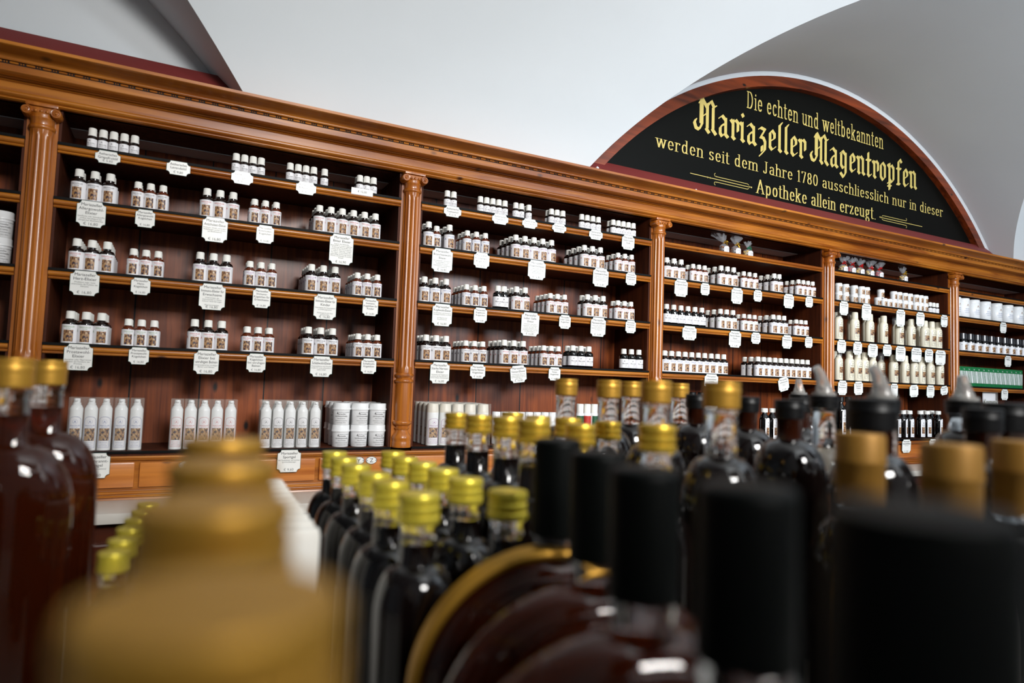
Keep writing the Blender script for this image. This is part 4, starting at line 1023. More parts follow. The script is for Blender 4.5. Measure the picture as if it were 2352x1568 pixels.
# small tubs in the fourth bay
st = tub_proto(0.0165, 0.0415, 'small_tub', True, False)
first = True; k = 0
for i, (x, y, lv) in enumerate([(3.062, 0.02, 2), (3.112, 0.02, 2), (3.176, 0.02, 2), (3.229, 0.02, 2), (3.267, 0.02, 2), (3.356, 0.02, 1), (3.402, 0.02, 1), (3.442, 0.02, 1), (3.481, 0.02, 2), (3.522, 0.02, 2), (3.569, 0.02, 2), (3.611, 0.02, 2), (3.663, 0.02, 2), (3.702, 0.02, 2), (3.741, 0.02, 2),
                              (3.08, 0.058, 2), (3.13, 0.058, 2), (3.19, 0.058, 2), (3.24, 0.058, 2), (3.59, 0.058, 2), (3.64, 0.058, 2), (3.685, 0.058, 2)]):
    for q_ in range(lv):
        k += 1
        loc = (x, y, ZR[2] + 0.0005 + 0.0418 * q_); l = 'small white tub, %s, %s pile, %s row, second shelf, fourth bay' % ('upper one' if q_ else 'lower one', (ORD + ['fifteenth'])[i + 1] if i < 15 else ORD[i - 14], 'front' if i < 15 else 'rear')
        if first: st.location = loc; st['label'] = l; st['group'] = 'small white tubs'; first = False
        else: dup(st, loc, random.uniform(-0.3, 0.3), l, 'small white tubs')
dup(st, (3.379, 0.02, ZR[2] + 0.0423), 0, 'small white tub alone on top of a pair, second shelf, fourth bay', 'small white tubs')

# cream lotion bottles
def lotion_proto(tall):
    t = thing('lotion_bottle', '', 'bottle')
    R = 0.0235 if not tall else 0.022; sy = 0.8
    bm = bmesh.new(); H = 0.139 if not tall else 0.128
    hb = 0.100
    add_lathe(bm, [(0, 0), (R * 0.94, 0), (R, 0.003), (R, hb - 0.01), (R * 0.93, hb - 0.002), (R * 0.7, hb + 0.006), (R * 0.55, hb + 0.008), (0, hb + 0.008)], 30, sy=sy)
    bd = obj('bottle_body', bm_mesh(bm, 'bottle_body', CREAM, smooth=True, autos=50), t)
    bm = bmesh.new()
    if not tall: add_lathe(bm, [(0, hb + 0.006), (R * 0.62, hb + 0.006), (R * 0.64, hb + 0.01), (R * 0.6, H - 0.003), (R * 0.5, H), (0, H)], 26)
    else:
        add_lathe(bm, [(0, hb + 0.006), (R * 0.5, hb + 0.006), (R * 0.5, hb + 0.014), (R * 0.2, hb + 0.016), (R * 0.2, H + 0.006), (0, H + 0.006)], 20)
        add_lathe(bm, [(R * 0.66, hb + 0.004), (R * 0.68, H + 0.022), (R * 0.6, H + 0.026), (0, H + 0.026)], 24, mi=1)
    obj('cap', bm_mesh(bm, 'cap', [CREAM, FILM], smooth=True, autos=50), t)
    r = R + 0.0003
    def sq(fn):
        def g(x, y):
            a, b_, c = fn(x, y); return (a, b_ * sy - 0.0001, c)
        return g
    bm = bmesh.new(); patch(bm, r + 0.0001, 0.034, 0.062, -0.62, 0.62, 12)
    for v in bm.verts: v.co.y *= sy
    obj('label_picture', bm_mesh(bm, 'label_picture', PICT, smooth=True), bd)
    bm = bmesh.new(); q_ = []
    for i in range(25):
        tt = i / 24; a = -0.72 + 1.44 * tt
        q_.append((r * math.sin(a), -r * math.cos(a) * sy - 0.0002, 0.09 - 0.012 * (1 - math.sqrt(max(0, 1 - (2 * tt - 1) ** 2)))))
    lo = [(p[0], p[1], 0.012) for p in q_]
    add_tube(bm, [lo[0]] + q_ + [lo[-1]], 0.0004, 4); add_tube(bm, lo, 0.0004, 4)
    put_text(bm, 'A', 0.010, sq(bend(r + 0.0002, 0.076)), bold=0.0003)
    put_text(bm, 'MARIAZELLER', 0.005, sq(bend(r + 0.0002, 0.068)), R * 1.1, bold=0.0002)
    for i, s_ in enumerate(('Körperlotion', 'mit Ringelblume', '200 ml')): put_text(bm, s_, 0.004, sq(bend(r + 0.0002, 0.028 - 0.0055 * i)), R * 1.0)
    obj('label_print', bm_mesh(bm, 'label_print', INK), bd)
    return t
LA, LB_ = lotion_proto(False), lotion_proto(True)
used = {}
def lot(p, loc, rz, l):
    if p.name not in used: used[p.name] = 1; p.location = loc; p.rotation_euler = (0, 0, rz); p['label'] = l; p['group'] = 'cream lotion bottles'
    else: dup(p, loc, rz, l, 'cream lotion bottles')
for r, rows in ((3, [(0.026, [(3.072, 1), (3.19, 0), (3.302, 0), (3.411, 0), (3.538, 0), (3.636, 0), (3.752, 0), (3.812, 0), (3.866, 0)]), (0.085, [(3.13, 0), (3.245, 1), (3.36, 0), (3.48, 0), (3.60, 1), (3.71, 0), (3.80, 0)])]),
                (4, [(0.026, [(3.073, 1), (3.152, 0), (3.21, 0), (3.262, 0), (3.325, 0), (3.491, 0), (3.584, 0), (3.66, 0), (3.72, 0), (3.80, 0), (3.883, 0)]), (0.085, [(3.12, 0), (3.23, 1), (3.32, 1), (3.41, 0), (3.48, 1), (3.57, 0), (3.66, 1), (3.75, 0), (3.85, 0)])])):
    for ri, (y, xs) in enumerate(rows):
        for i, (x, k) in enumerate(xs):
            lot(LB_ if k else LA, (x, y, ZR[r] + 0.0005), random.uniform(-0.2, 0.1), 'cream lotion bottle%s, %s from left, %s row, %s, fourth bay' % (' with clear overcap' if k else '', ORD[i + 1], 'front' if ri == 0 else 'rear', RN[r]))

# slim black tonic bottles with white caps, bottom ledge of the fourth bay (and two in the third)
def slim_proto(name, H, R, capm, arch=True):
    t = thing(name, '', 'bottle')
    bm = bmesh.new(); add_lathe(bm, [(0, 0), (R * 0.95, 0), (R, 0.002), (R, H * 0.66), (R * 0.85, H * 0.74), (R * 0.5, H * 0.82), (R * 0.42, H * 0.86), (R * 0.42, H * 0.9), (0, H * 0.9)], 26)
    bd = obj('glass_body', bm_mesh(bm, 'glass_body', BLACKG, smooth=True, autos=60), t)
    bm = bmesh.new(); add_lathe(bm, [(0, H * 0.87), (R * 0.66, H * 0.87), (R * 0.66, H * 0.985), (R * 0.58, H), (0, H)], 24)
    obj('screw_cap', bm_mesh(bm, 'screw_cap', capm, smooth=True, autos=50), t)
    bm = bmesh.new(); patch(bm, R + 0.0003, H * 0.04, H * 0.70, -0.62, 0.62, 16, arch=H * 0.07)
    lb = obj('label', bm_mesh(bm, 'label', LABW, smooth=True), bd)
    bm = bmesh.new(); patch(bm, R + 0.0005, H * 0.16, H * 0.40, -0.4, 0.4, 10)
    obj('label_picture', bm_mesh(bm, 'label_picture', PICT, smooth=True), bd)
    bm = bmesh.new(); put_text(bm, 'A', H * 0.07, bend(R + 0.0006, H * 0.53), bold=0.0002); put_text(bm, 'Mariazeller', H * 0.03, bend(R + 0.0006, H * 0.47), R * 1.0); put_text(bm, 'Tropfen', H * 0.03, bend(R + 0.0006, H * 0.43), R * 1.0); put_text(bm, '100 ml', H * 0.025, bend(R + 0.0006, H * 0.09), R)
    obj('label_print', bm_mesh(bm, 'label_print', INK), bd)
    return t
sl = slim_proto('tonic_bottle', 0.138, 0.0215, CAPW); first = True
for i, (x, y, w_) in enumerate([(3.515, .028, 0), (3.569, .028, 0), (3.622, .028, 0), (3.668, .075, 0), (3.715, .028, 0), (3.771, .028, 0), (3.818, .075, 0), (3.868, .028, 0), (3.892, .075, 0)]):
    l = 'slim black bottle with white cap, %s from left, bottom ledge, fourth bay' % ORD[i + 1]
    if first: sl.location = (x, y, LZ); sl['label'] = l; sl['group'] = 'slim black bottles on the ledge'; first = False
    else: dup(sl, (x, y, LZ), random.uniform(-.3, .3), l, 'slim black bottles on the ledge')
for i, (x, y) in enumerate([(2.535, 0.075), (2.588, 0.028), (2.637, 0.028)]):
    dup(sl, (x, y, LZ), 0, 'slim black bottle with white cap, %s from left, bottom ledge, third bay' % ORD[i + 1], 'slim black bottles on the ledge')
tl = slim_proto('tall_tonic_bottle', 0.198, 0.023, BLKCAP)
for i, x in enumerate((3.095, 3.15, 2.176, 2.226)):
    l = 'tall black bottle with black cap, %s of two, bottom ledge, %s' % ('left one' if i % 2 == 0 else 'right one', 'fourth bay' if i < 2 else 'third bay')
    if i == 0: tl.location = (x, 0.03, LZ); tl['label'] = l; tl['group'] = 'tall black bottles on the ledge'
    else: dup(tl, (x, 0.03, LZ), 0, l, 'tall black bottles on the ledge')

# white-lidded tubs and supplement jars on the ledge of the second bay
wt = tub_proto(0.0145, 0.11, 'white_canister', False, False); first = True
for i in range(8):
    x = 1.301 + i * 0.0325
    l = 'white canister behind gold caps, %s from left, bottom ledge, second bay' % ORD[i + 1]
    if first: wt.location = (x, 0.05, LZ); wt['label'] = l; wt['group'] = 'white canisters on the ledge'; first = False
    else: dup(wt, (x, 0.05, LZ), 0, l, 'white canisters on the ledge')
def supp(col, name):
    t = thing('supplement_jar', '', 'jar')
    bm = bmesh.new(); add_lathe(bm, [(0, 0), (0.0145, 0), (0.015, 0.001), (0.015, 0.105), (0.013, 0.11), (0, 0.11)], 26)
    bd = obj('jar_body', bm_mesh(bm, 'jar_body', TUBW, smooth=True, autos=50), t)
    bm = bmesh.new(); add_lathe(bm, [(0, 0.11), (0.0135, 0.11), (0.0135, 0.14), (0.012, 0.142), (0, 0.142)], 26)
    obj('lid', bm_mesh(bm, 'lid', CAPW, smooth=True, autos=50), t)
    bm = bmesh.new(); patch(bm, 0.0152, 0.015, 0.098, -1.4, 1.4, 20)
    obj('label', bm_mesh(bm, 'label', col, smooth=True), bd)
    return t
SG, SR = supp(mat('dark_green_label', (30, 84, 56), 0.4, noise=0.3, nscale=120), 'g'), supp(mat('red_label', (190, 60, 50), 0.4, noise=0.3, nscale=120), 'r')
tag(SG, 'white jar with dark green label, first from left, behind the clear bottle necks', 'jar', 'supplement jars'); SG.location = (1.647, 0.05, LZ)
tag(SR, 'white jar with red label, second from left, behind the clear bottle necks', 'jar', 'supplement jars'); SR.location = (1.679, 0.05, LZ)
dup(SG, (1.711, 0.05, LZ), 0.4, 'white jar with dark green label, third from left, behind the clear bottle necks', 'supplement jars')
dup(SR, (1.90, 0.05, LZ), 0.0, 'white jar with red label alone near the right post of the second bay', 'supplement jars')

# big white jars of the far right bay
t0 = thing('cream_jar', '', 'jar')
bm = bmesh.new(); add_lathe(bm, [(0, 0), (0.034, 0), (0.036, 0.002), (0.036, 0.088), (0.034, 0.09), (0, 0.09)], 36)
bd = obj('jar_body', bm_mesh(bm, 'jar_body', TUBW, smooth=True, autos=50), t0)
bm = bmesh.new(); add_lathe(bm, [(0, 0.089), (0.0368, 0.089), (0.0368, 0.104), (0.0355, 0.106), (0, 0.1065)], 36)
obj('lid', bm_mesh(bm, 'lid', TUBW, smooth=True, autos=50), t0)
bm = bmesh.new()
tri = [(-0.008, 0), (0.008, 0), (0, 0.014)]
fn = bend(0.0364, 0.062)
bm.faces.new([bm.verts.new(fn(*p)) for p in tri])
fn2 = bend(0.0364, 0.045)
put_text(bm, 'Mariazeller', 0.007, bend(0.0364, 0.046), 0.05, mi=1); put_text(bm, 'Kräuter Balsam', 0.007, bend(0.0364, 0.036), 0.05, mi=1); put_text(bm, 'Creme 250 ml', 0.006, bend(0.0364, 0.026), 0.05, mi=1)
obj('label_print', bm_mesh(bm, 'label_print', [mat('print_brown', (150, 110, 80), 0.6, noise=0), INKS['b']]), bd)
for i, x in enumerate((4.044, 4.125, 4.225, 4.338, 4.455, 4.571, 4.681, 4.80)):
    x_ = x
    l = 'big white jar with blue print, %s from left, second shelf, far right bay' % ORD[i + 1]
    if i == 0: t0.location = (x_, 0.045, ZR[2] + .0005); t0['label'] = l; t0['category'] = 'jar'; t0['group'] = 'big white cream jars'
    else: dup(t0, (x_, 0.045, ZR[2] + .0005), -0.15, l, 'big white cream jars')

# white jars of the dark far left bay
for i, (x, lv) in enumerate(((-0.110, 0), (-0.110, 1), (-0.170, 0), (-0.170, 1))):
    dup(tb, (x, 0.04, ZR[3] + 0.0005 + 0.0668 * lv), 0.3, 'white tub in the dark far left bay, %s pile, %s' % ('right' if i < 2 else 'left', 'upper' if lv else 'lower'), 'tubs in the far left bay')

# green striped cartons
gt = thing('tea_carton', '', 'carton')
cw, chh, cdp = 0.0465, 0.105, 0.08
obj('carton_body', boxmesh('carton_body', (0, cw, 0, cdp, 0, chh), GREEN, 0.0006), gt)
bm = bmesh.new(); add_box(bm, 0.0008, cw - 0.0008, -0.0004, 0.001, 0.018, 0.082)
stp = obj('label_panel', bm_mesh(bm, 'label_panel', LABW), gt)
bm = bmesh.new()
for k in range(5):
    xa = 0.001 + k * 0.0095
    vs = [(xa, 0.082), (xa + 0.004, 0.082), (min(xa + 0.016, cw - 0.001), 0.018), (min(xa + 0.012, cw - 0.001), 0.018)]
    vs = [(xa - 0.006, 0.082), (xa - 0.001, 0.082), (xa + 0.008, 0.018), (xa + 0.003, 0.018)]
    vs = [(min(max(a, 0.001), cw - 0.001), z) for a, z in vs]
    if len(set(vs)) == 4: bm.faces.new([bm.verts.new((a, -0.0006, z)) for a, z in vs])
obj('stripes', bm_mesh(bm, 'stripes', GREEN), stp)
bm = bmesh.new(); put_text(bm, 'TEE', 0.008, lambda x, y: (cw / 2 + x, -0.0007, 0.088 + y)); obj('label_print', bm_mesh(bm, 'label_print', LABW), gt)
for i in range(14):
    l = 'green striped carton, %s from left, fourth shelf, far right bay' % ORD[i + 1]
    loc = (4.012 + i * 0.0475, 0.012, ZR[4] + .0005)
    if i == 0: gt.location = loc; gt['label'] = l; gt['group'] = 'green striped cartons'
    else: dup(gt, loc, 0, l, 'green striped cartons')

# cosmetics card under the green cartons
kt = thing('display_card', 'white display card with green lettering below the green cartons, far right bay', 'card', (4.30, 0.03, LZ))
obj('card', boxmesh('card', (0, 0.15, 0, 0.004, 0, 0.252), LABW), kt)
bm = bmesh.new(); put_text(bm, 'Kosmetik', 0.05, lambda x, y: (0.075 + x, -0.0004, 0.175 + y), 0.14)
obj('card_print', bm_mesh(bm, 'card_print', mat('olive_ink', (120, 120, 80), 0.6, noise=0)), kt)

# cellophane gift bags
def bag(loc, H, fill, rib, label, lean=0.0, filmspread=1.0, seed=1):
    random.seed(seed)
    t = thing('gift_bag', label, 'bag', loc, 0.0, 'cellophane gift bags on the top shelves')
    R = 0.022
    bm = bmesh.new()
    for i in range(46):
        a = random.uniform(0, 2 * PI); rr = R * 0.78 * math.sqrt(random.random()); z = random.uniform(0.010, H * 0.40)
        bmesh.ops.create_icosphere(bm, subdivisions=1, radius=random.uniform(0.004, 0.007), matrix=Matrix.Translation((rr * math.cos(a), rr * math.sin(a) * 0.8, z)) @ Matrix.Diagonal((1.3, 0.9, 0.7, 1)))
    f = obj('filling', bm_mesh(bm, 'filling', fill, smooth=True), t); f['kind'] = 'stuff'
    bm = bmesh.new(); seg = 26; prev = None
    for z, r in ((0, R * 0.9), (0.004, R), (H * 0.25, R * 1.06), (H * 0.42, R * 0.9), (H * 0.52, R * 0.35), (H * 0.56, R * 0.18), (H * 0.62, R * 0.34), (H * 0.78, R * 0.85 * filmspread), (H, R * 1.25 * filmspread)):
        row = []
        for i in range(seg):
            a = 2 * PI * i / seg; k = 1 + (0.13 if z > H * 0.45 else 0.05) * math.sin(a * 7 + z * 90) + random.uniform(-0.03, 0.03)
            row.append(bm.verts.new((r * k * math.cos(a) + (lean * (z - H * 0.55) if z > H * 0.55 else 0), r * k * math.sin(a) * 0.75, z + (random.uniform(-0.01, 0.006) if z >= H * 0.99 else 0))))
        if prev:
            for i in range(seg): bm.faces.new((prev[i], prev[(i + 1) % seg], row[(i + 1) % seg], row[i]))
        else: bm.faces.new(row)
        prev = row
    obj('cellophane', bm_mesh(bm, 'cellophane', FILM, smooth=True, autos=60), t)
    bm = bmesh.new()
    for dz in (-0.001, 0.001): add_tube(bm, [(R * 0.22 * math.cos(a), R * 0.2 * math.sin(a), H * 0.56 + dz) for a in [2 * PI * k / 12 for k in range(13)]], 0.0013, 6)
    for k in range(8):
        a = random.uniform(0, PI) + PI; e = Vector((math.cos(a) * 0.016, math.sin(a) * 0.012, random.uniform(-0.012, 0.012)))
        add_tube(bm, [(0, -R * 0.2, H * 0.56), tuple(Vector((0, -R * 0.25, H * 0.56)) + e * 0.5 + Vector((0, 0, 0.006))), tuple(Vector((0, -R * 0.2, H * 0.56)) + e)], 0.0013, 5)
    obj('ribbon', bm_mesh(bm, 'ribbon', rib, smooth=True), t)
    bm = bmesh.new(); patch(bm, R * 1.1, H * 0.03, H * 0.36, -0.65, 0.65, 10, arch=H * 0.08)
    for v in bm.verts: v.co.y *= 0.82
    lb = obj('label', bm_mesh(bm, 'label', LABW, smooth=True), t)
    bm = bmesh.new()
    for i, s_ in enumerate(('Mariazeller', 'Früchte', '100 g')): put_text(bm, s_, 0.005, lambda x, y, i=i: ((R * 1.1) * math.sin(x / (R * 1.1)), -(R * 1.1) * math.cos(x / (R * 1.1)) * 0.82 - 0.0004, H * 0.2 - 0.007 * i + y), 0.022)
    obj('label_print', bm_mesh(bm, 'label_print', INK), lb)
    return t
zt1 = ZR[1] + 0.0005
bag((2.343, 0.035, zt1), 0.079, NUTS, GOLDR, 'clear cellophane bag of dried fruit, left of the three, top shelf, third bay', -0.9, 1.2, 3)
bag((2.411, 0.035, zt1), 0.079, NUTS, GOLDR, 'clear cellophane bag of dried fruit, middle of the three, top shelf, third bay', 0.1, 1.0, 4)
bag((2.484, 0.035, zt1), 0.070, CHIPS, mat('green_ribbon', (30, 110, 80), 0.4, noise=0.1), 'pale bag with square label, right of the three, top shelf, third bay', 0.0, 0.7, 5)
for i, x in enumerate((3.115, 3.175, 3.240, 3.315, 3.387)):
    bag((x, 0.035, zt1), 0.079, REDR if i in (1, 4) else CHIPS, REDR, 'cellophane bag with red and gold ribbon, %s from left, top shelf, fourth bay' % ORD[i + 1], 0.3, 1.0, 10 + i)
bag((3.585, 0.035, zt1), 0.079, CHIPS, GOLDR, 'cellophane bag with gold ribbon standing alone, top shelf, fourth bay', -0.2, 0.8, 20)
random.seed(11)

# ---------------------------------------------------------------- price tags
tc = {}
def price_tag(b, r, x0, x1, zt, zb_, title, blurb, price):
    tc[(b, r)] = tc.get((b, r), 0) + 1
    W = x1 - x0; H = zt - zb_
    if b >= 3: W = max(W, 0.046 if not blurb else 0.064)
    zt = min(zt, ZR[r] - 0.0005) if r != 5 else ZR[r] - 0.001
    strip = title == ''
    if not strip and r != 5 and zt < ZR[r] - 0.012: zt = ZR[r] - 0.004
    H = max(H - 0.001, 0.02)
    tilt = {('Mariazeller|Venus-Elixier'): -0.12, 'Mariazeller|Lebenswohl': -0.22, 'Mariazeller|Shampoo|Melisse': -0.06, 'Kräuter|Duschgel': -0.07, 'Mariazeller|Lotion': -0.15, 'Mariazeller|Immuno-|Kügelchen für|Kinder': 0.0}.get(title, 0.0)
    size = 'strip-shaped' if strip else ('large' if H > 0.06 else 'small')
    t = thing('price_tag', '%s white price tag, %s tag from left on the %s, %s' % (size if strip else 'scalloped ' + size, ORD[tc[(b, r)]], RN[r], BN[b]), 'price tag', ((x0 + x1) / 2, -0.0075 if r != 5 else -0.0215, zt), 0, 'white price tags hanging from the shelf edges')
    t.rotation_euler = (0.04, tilt, random.uniform(-0.03, 0.03))
    cr = 0.0 if strip else min(0.0095, W * 0.15)
    hw = W / 2
    P = []
    if strip: P = [(-hw, 0.008), (hw, 0.008), (hw, -H + 0.008), (-hw, -H + 0.008)]
    else:
        for cx, cz_, a0 in ((hw, 0, 180), (hw, -H, 90), (-hw, -H, 0), (-hw, 0, -90)):
            for k in range(9):
                a = math.radians(a0 + 90 * (k / 8))
                a = math.radians(a0 + 90 * k / 8) if True else a
                P.append((cx + cr * math.cos(a), cz_ + cr * math.sin(a)))
        # order each corner so that the outline runs clockwise
        P = []
        for cx, cz_, a0, a1 in ((hw, 0, 180, 270), (hw, -H, 90, 180), (-hw, -H, 0, 90), (-hw, 0, 270, 360)):
            for k in range(9):
                a = math.radians(a0 + (a1 - a0) * k / 8); P.append((cx + cr * math.cos(a), cz_ + cr * math.sin(a)))
    bm = bmesh.new()
    f = [bm.verts.new((x, -0.0008, z)) for x, z in P]; g = [bm.verts.new((x, 0.0008, z)) for x, z in P]
    bm.faces.new(f); bm.faces.new(g[::-1])
    for i in range(len(f)): bm.faces.new((f[i], g[i], g[(i + 1) % len(f)], f[(i + 1) % len(f)])).material_index = 1
    # green rim as a thin border on the face
    for i in range(len(f)):
        j = (i + 1) % len(f)
        (xa, za), (xb, zb2) = P[i], P[j]
        cx_, cz_ = 0, -H / 2
        s_ = 1 - 0.0009 / max(hw, 0.01); 
        q = [(xa, za), (xb, zb2), (xb * s_, cz_ + (zb2 - cz_) * (1 - 0.0009 / (H / 2))), (xa * s_, cz_ + (za - cz_) * (1 - 0.0009 / (H / 2)))]
        if not strip: bm.faces.new([bm.verts.new((u, -0.0010, v)) for u, v in q]).material_index = 1
    obj('card', bm_mesh(bm, 'card', [TAGW, TAGE]), t)
    bm = bmesh.new(); fn = lambda y0, dx=0: (lambda x, y: (x + dx, -0.0013, y0 + y))
    if strip:
        put_text(bm, price, 0.009, fn(-H / 2 + 0.005), W * 0.8)
    else:
        tl_ = title.split('|'); bl_ = blurb.split('|') if blurb else []
        big = min(0.0105, W * 0.165); top = -0.0115 if (H > 0.042) else -0.0095
        if H < 0.042: big = 0.0092
        avail = H - 0.004
        need = len(tl_) * big * 1.02 + len(bl_) * 0.0052 + big * 1.3
        k = min(1.0, avail / need)
        y = -0.003
        for s_ in tl_:
            y -= big * 1.02 * k
            put_text(bm, s_, big * k, fn(y), W * (0.70 if s_ == tl_[0] and len(bl_) == 0 else 0.86), bold=0.00012)
        y -= 0.0022 * k
        for s_ in bl_:
            y -= 0.0052 * k
            put_text(bm, s_, 0.0053 * k, fn(y), W * 0.9, mi=1)
        put_text(bm, price, big * 0.98 * k, fn(-H + 0.0045), W * 0.62, mi=1, bold=0.0001)
    if len(bm.faces): obj('lettering', bm_mesh(bm, 'lettering', [INK, INKG]), t)
    else: bm.free()
for T_ in TAGS: price_tag(*T_)

# ================================================================ the sales counter in the foreground and its bottles
TZ = 1.06
t = thing('sales_counter', 'pale topped sales counter crowded with liqueur bottles in the foreground', 'counter', (-1.0, -2.3, 0))
obj('counter_top', boxmesh('counter_top', (0, 3.0, 0.0, 1.40, TZ - 0.03, TZ), STONE, 0.003), t)
bm = bmesh.new(); add_box(bm, 0.04, 2.96, 0.04, 1.36, 0.0, TZ - 0.03)
for k in range(5): add_box(bm, 0.12 + k * 0.56, 0.62 + k * 0.56, 1.36, 1.375, 0.12, 0.94, bev=0.006)
obj('counter_body', bm_mesh(bm, 'counter_body', W_DARK), t)

NECKB = mat('dark_brown_neck', (44, 17, 7), 0.1, coat=0.3, noise=0)
def ribbed_cap(bm, r, zb_, h, style=0):
    if style == 0:      # roll-on cap: flat rim bead, two grooves, skirt
        p = [(0, zb_), (r, zb_), (r * 1.03, zb_ + h * .05), (r * 1.03, zb_ + h * .22), (r * .95, zb_ + h * .27), (r * .95, zb_ + h * .33), (r * 1.0, zb_ + h * .37), (r * 1.0, zb_ + h * .56), (r * .93, zb_ + h * .61), (r * .93, zb_ + h * .68), (r * 1.0, zb_ + h * .74), (r * 1.0, zb_ + h * .93), (r * .96, zb_ + h), (0, zb_ + h)]
    elif style == 1:
        p = [(0, zb_)] + [(r * (1 if k % 2 else .965), zb_ + h * (.04 + .07 * k)) for k in range(7)] + [(r, zb_ + h * .56), (r, zb_ + h * .76), (r * .96, zb_ + h * .8), (r * .96, zb_ + h * .84), (r, zb_ + h * .88), (r * .99, zb_ + h * .97), (r * .95, zb_ + h), (0, zb_ + h)]
    else:               # smooth capsule
        p = [(0, zb_), (r * .98, zb_), (r * .98, zb_ + h * .55), (r * 1.02, zb_ + h * .57), (r * 1.02, zb_ + h * .61), (r, zb_ + h * .63), (r, zb_ + h * .96), (r * .93, zb_ + h), (0, zb_ + h)]
    add_lathe(bm, p, 36)
def liqueur(name, label, loc, H, R, cap_r, cap_h, capm, neck_len, sh, liq=None, glass=None, style=0, nr=None, sy=1.0, fill=0.55, group=None, ring=True, rz=0.0, hollow=False):
    t = thing(name, label, 'bottle', (loc[0], loc[1], TZ), rz, group)
    nr = nr or cap_r * 0.86
    zc = H - cap_h; zn = zc - neck_len; zb_ = zn - sh
    bm = bmesh.new()
    prof = [(0, 0.0), (R * .85, 0.0), (R * .97, .003), (R, .01), (R, zb_)]
    for k in range(1, 9):
        a = PI / 2 * k / 8
        prof.append((nr * 1.06 + (R - nr * 1.06) * math.cos(a), zb_ + sh * math.sin(a)))
    zf = zn + neck_len * (fill if fill > 0 else 0)
    prof += [(nr * 1.02, zn + 0.0005), (nr, zf), (0, zf)]
    add_lathe(bm, prof, 44, sy=sy)
    bd = obj('bottle_body', bm_mesh(bm, 'bottle_body', liq or LIQ, smooth=True, autos=60), t)
    bm = bmesh.new()
    add_lathe(bm, [(0, zf), (nr, zf), (nr, zc - .003), (nr * 1.07, zc - .002), (nr * 1.07, zc), (0, zc)], 30, sy=1.0)
    obj('neck', bm_mesh(bm, 'neck', glass or GLASS, smooth=True, autos=60), t)
    bm = bmesh.new(); ribbed_cap(bm, cap_r, zc, cap_h, style)
    obj('screw_cap' if style < 2 else 'capsule', bm_mesh(bm, 'cap', capm, smooth=True, autos=40), t)
    if ring:       # embossed rib round the shoulder
        bm = bmesh.new(); rr = R * 0.80; zr = zb_ + sh * 0.62
        pts = [(rr * math.cos(a), rr * math.sin(a) * sy, zr) for a in [2 * PI * k / 40 for k in range(41)]]
        add_tube(bm, pts, 0.0016, 6)
        obj('shoulder_rib', bm_mesh(bm, 'shoulder_rib', liq or LIQ, smooth=True), bd)
    return t
def redup(src, x, y, label, rz=0.0, sc_=None):
    o = dup(src, (x, y, TZ), rz, label)
    if sc_: o.scale = sc_
    return o

# two lines of small black bottles with pale gold caps
g = 'small dark bottles with pale gold caps'
AP = [(0.461, -1.544, 1.3153), (0.4604, -1.476, 1.3132), (0.471, -1.3893, 1.3075), (0.4737, -1.3082, 1.3048), (0.4768, -1.2409, 1.304), (0.4815, -1.1691, 1.3028)]
BP = [(0.5296, -1.5506, 1.3148), (0.5278, -1.4739, 1.3129), (0.533, -1.4074, 1.3117), (0.536, -1.3406, 1.3095), (0.543, -1.2612, 1.3054), (0.5508, -1.1884, 1.3037)]
A = liqueur('small_liqueur_bottle', 'small black bottle with pale gold cap, nearest the camera in the left line', AP[0], .255, .0300, .0152, .0205, YELLOWCAP, .030, .034, group=g)
def hz(H, top): return (1, 1, (top - TZ) / H)
for i, (x, y, z) in enumerate(AP[1:], 2): redup(A, x, y, 'small black bottle with pale gold cap, %s from the front in the left line' % ORD[i], 0.3 * i, hz(.255, z))
for i, (x, y, z) in enumerate(BP, 1): redup(A, x, y, 'small black bottle with pale gold cap, %s from the front in the right line' % ORD[i], 0.2 * i, hz(.255, z))

# medium bottles behind
g2 = 'medium dark bottles with gold caps'
CP = [(0.6, -1.464, 1.3629), (0.6097, -1.3878, 1.3609), (0.619, -1.2968, 1.3572), (0.6285, -1.2062, 1.3545), (0.6975, -1.2999, 1.3568), (0.7127, -1.2034, 1.3556), (0.696, -1.371, 1.359), (0.6684, -1.4387, 1.357), (0.7591, -1.36, 1.3543), (0.654, -1.5744, 1.3663)]
Cb = liqueur('medium_liqueur_bottle', '', CP[0], .303, .0305, .0155, .021, GOLDCAP, .046, .036, group=g2, style=0)
CLB = ['nearest of the line behind the small bottles', 'second of the line behind the small bottles', 'third of the line behind the small bottles', 'farthest of the line behind the small bottles',
       'third in the second medium line', 'farthest in the second medium line', 'low one below the leftmost tall clear neck', 'second in the second medium line',
       'low one below the middle tall clear necks', 'low one just left of the nearest tall bottle']
for i, (x, y, z) in enumerate(CP):
    l = 'dark bottle with gold cap, ' + CLB[i]
    if i == 0: Cb['label'] = l
    else: redup(Cb, x, y, l, 0.4 * i, hz(.303, z))
g3 = 'tall bottles with gold caps and clear necks'
TP = [(0.7245, -1.5749, 1.4043), (0.7484, -1.4589, 1.4022), (0.8087, -1.291, 1.4016), (0.7906, -1.2143, 1.3998), (0.917, -1.1983, 1.4013), (1.0265, -1.1816, 1.402)]
TL = ['nearest and largest of the tall gold-capped ones', 'second nearest of the tall gold-capped ones', 'tall one in the middle of the gold-capped row', 'leftmost of the tall gold-capped ones', 'far one just right of the middle tall cap', 'far one at the right of the tall row']
Tb = liqueur('tall_liqueur_bottle', 'clear-necked bottle with gold cap, ' + TL[0], TP[0], .344, .0340, .0160, .0235, GOLDC2, .042, .045, group=g3, style=1, fill=0.03)
for i, (x, y, z) in enumerate(TP[1:], 1): redup(Tb, x, y, 'clear-necked bottle with gold cap, ' + TL[i], 0.5 * i)

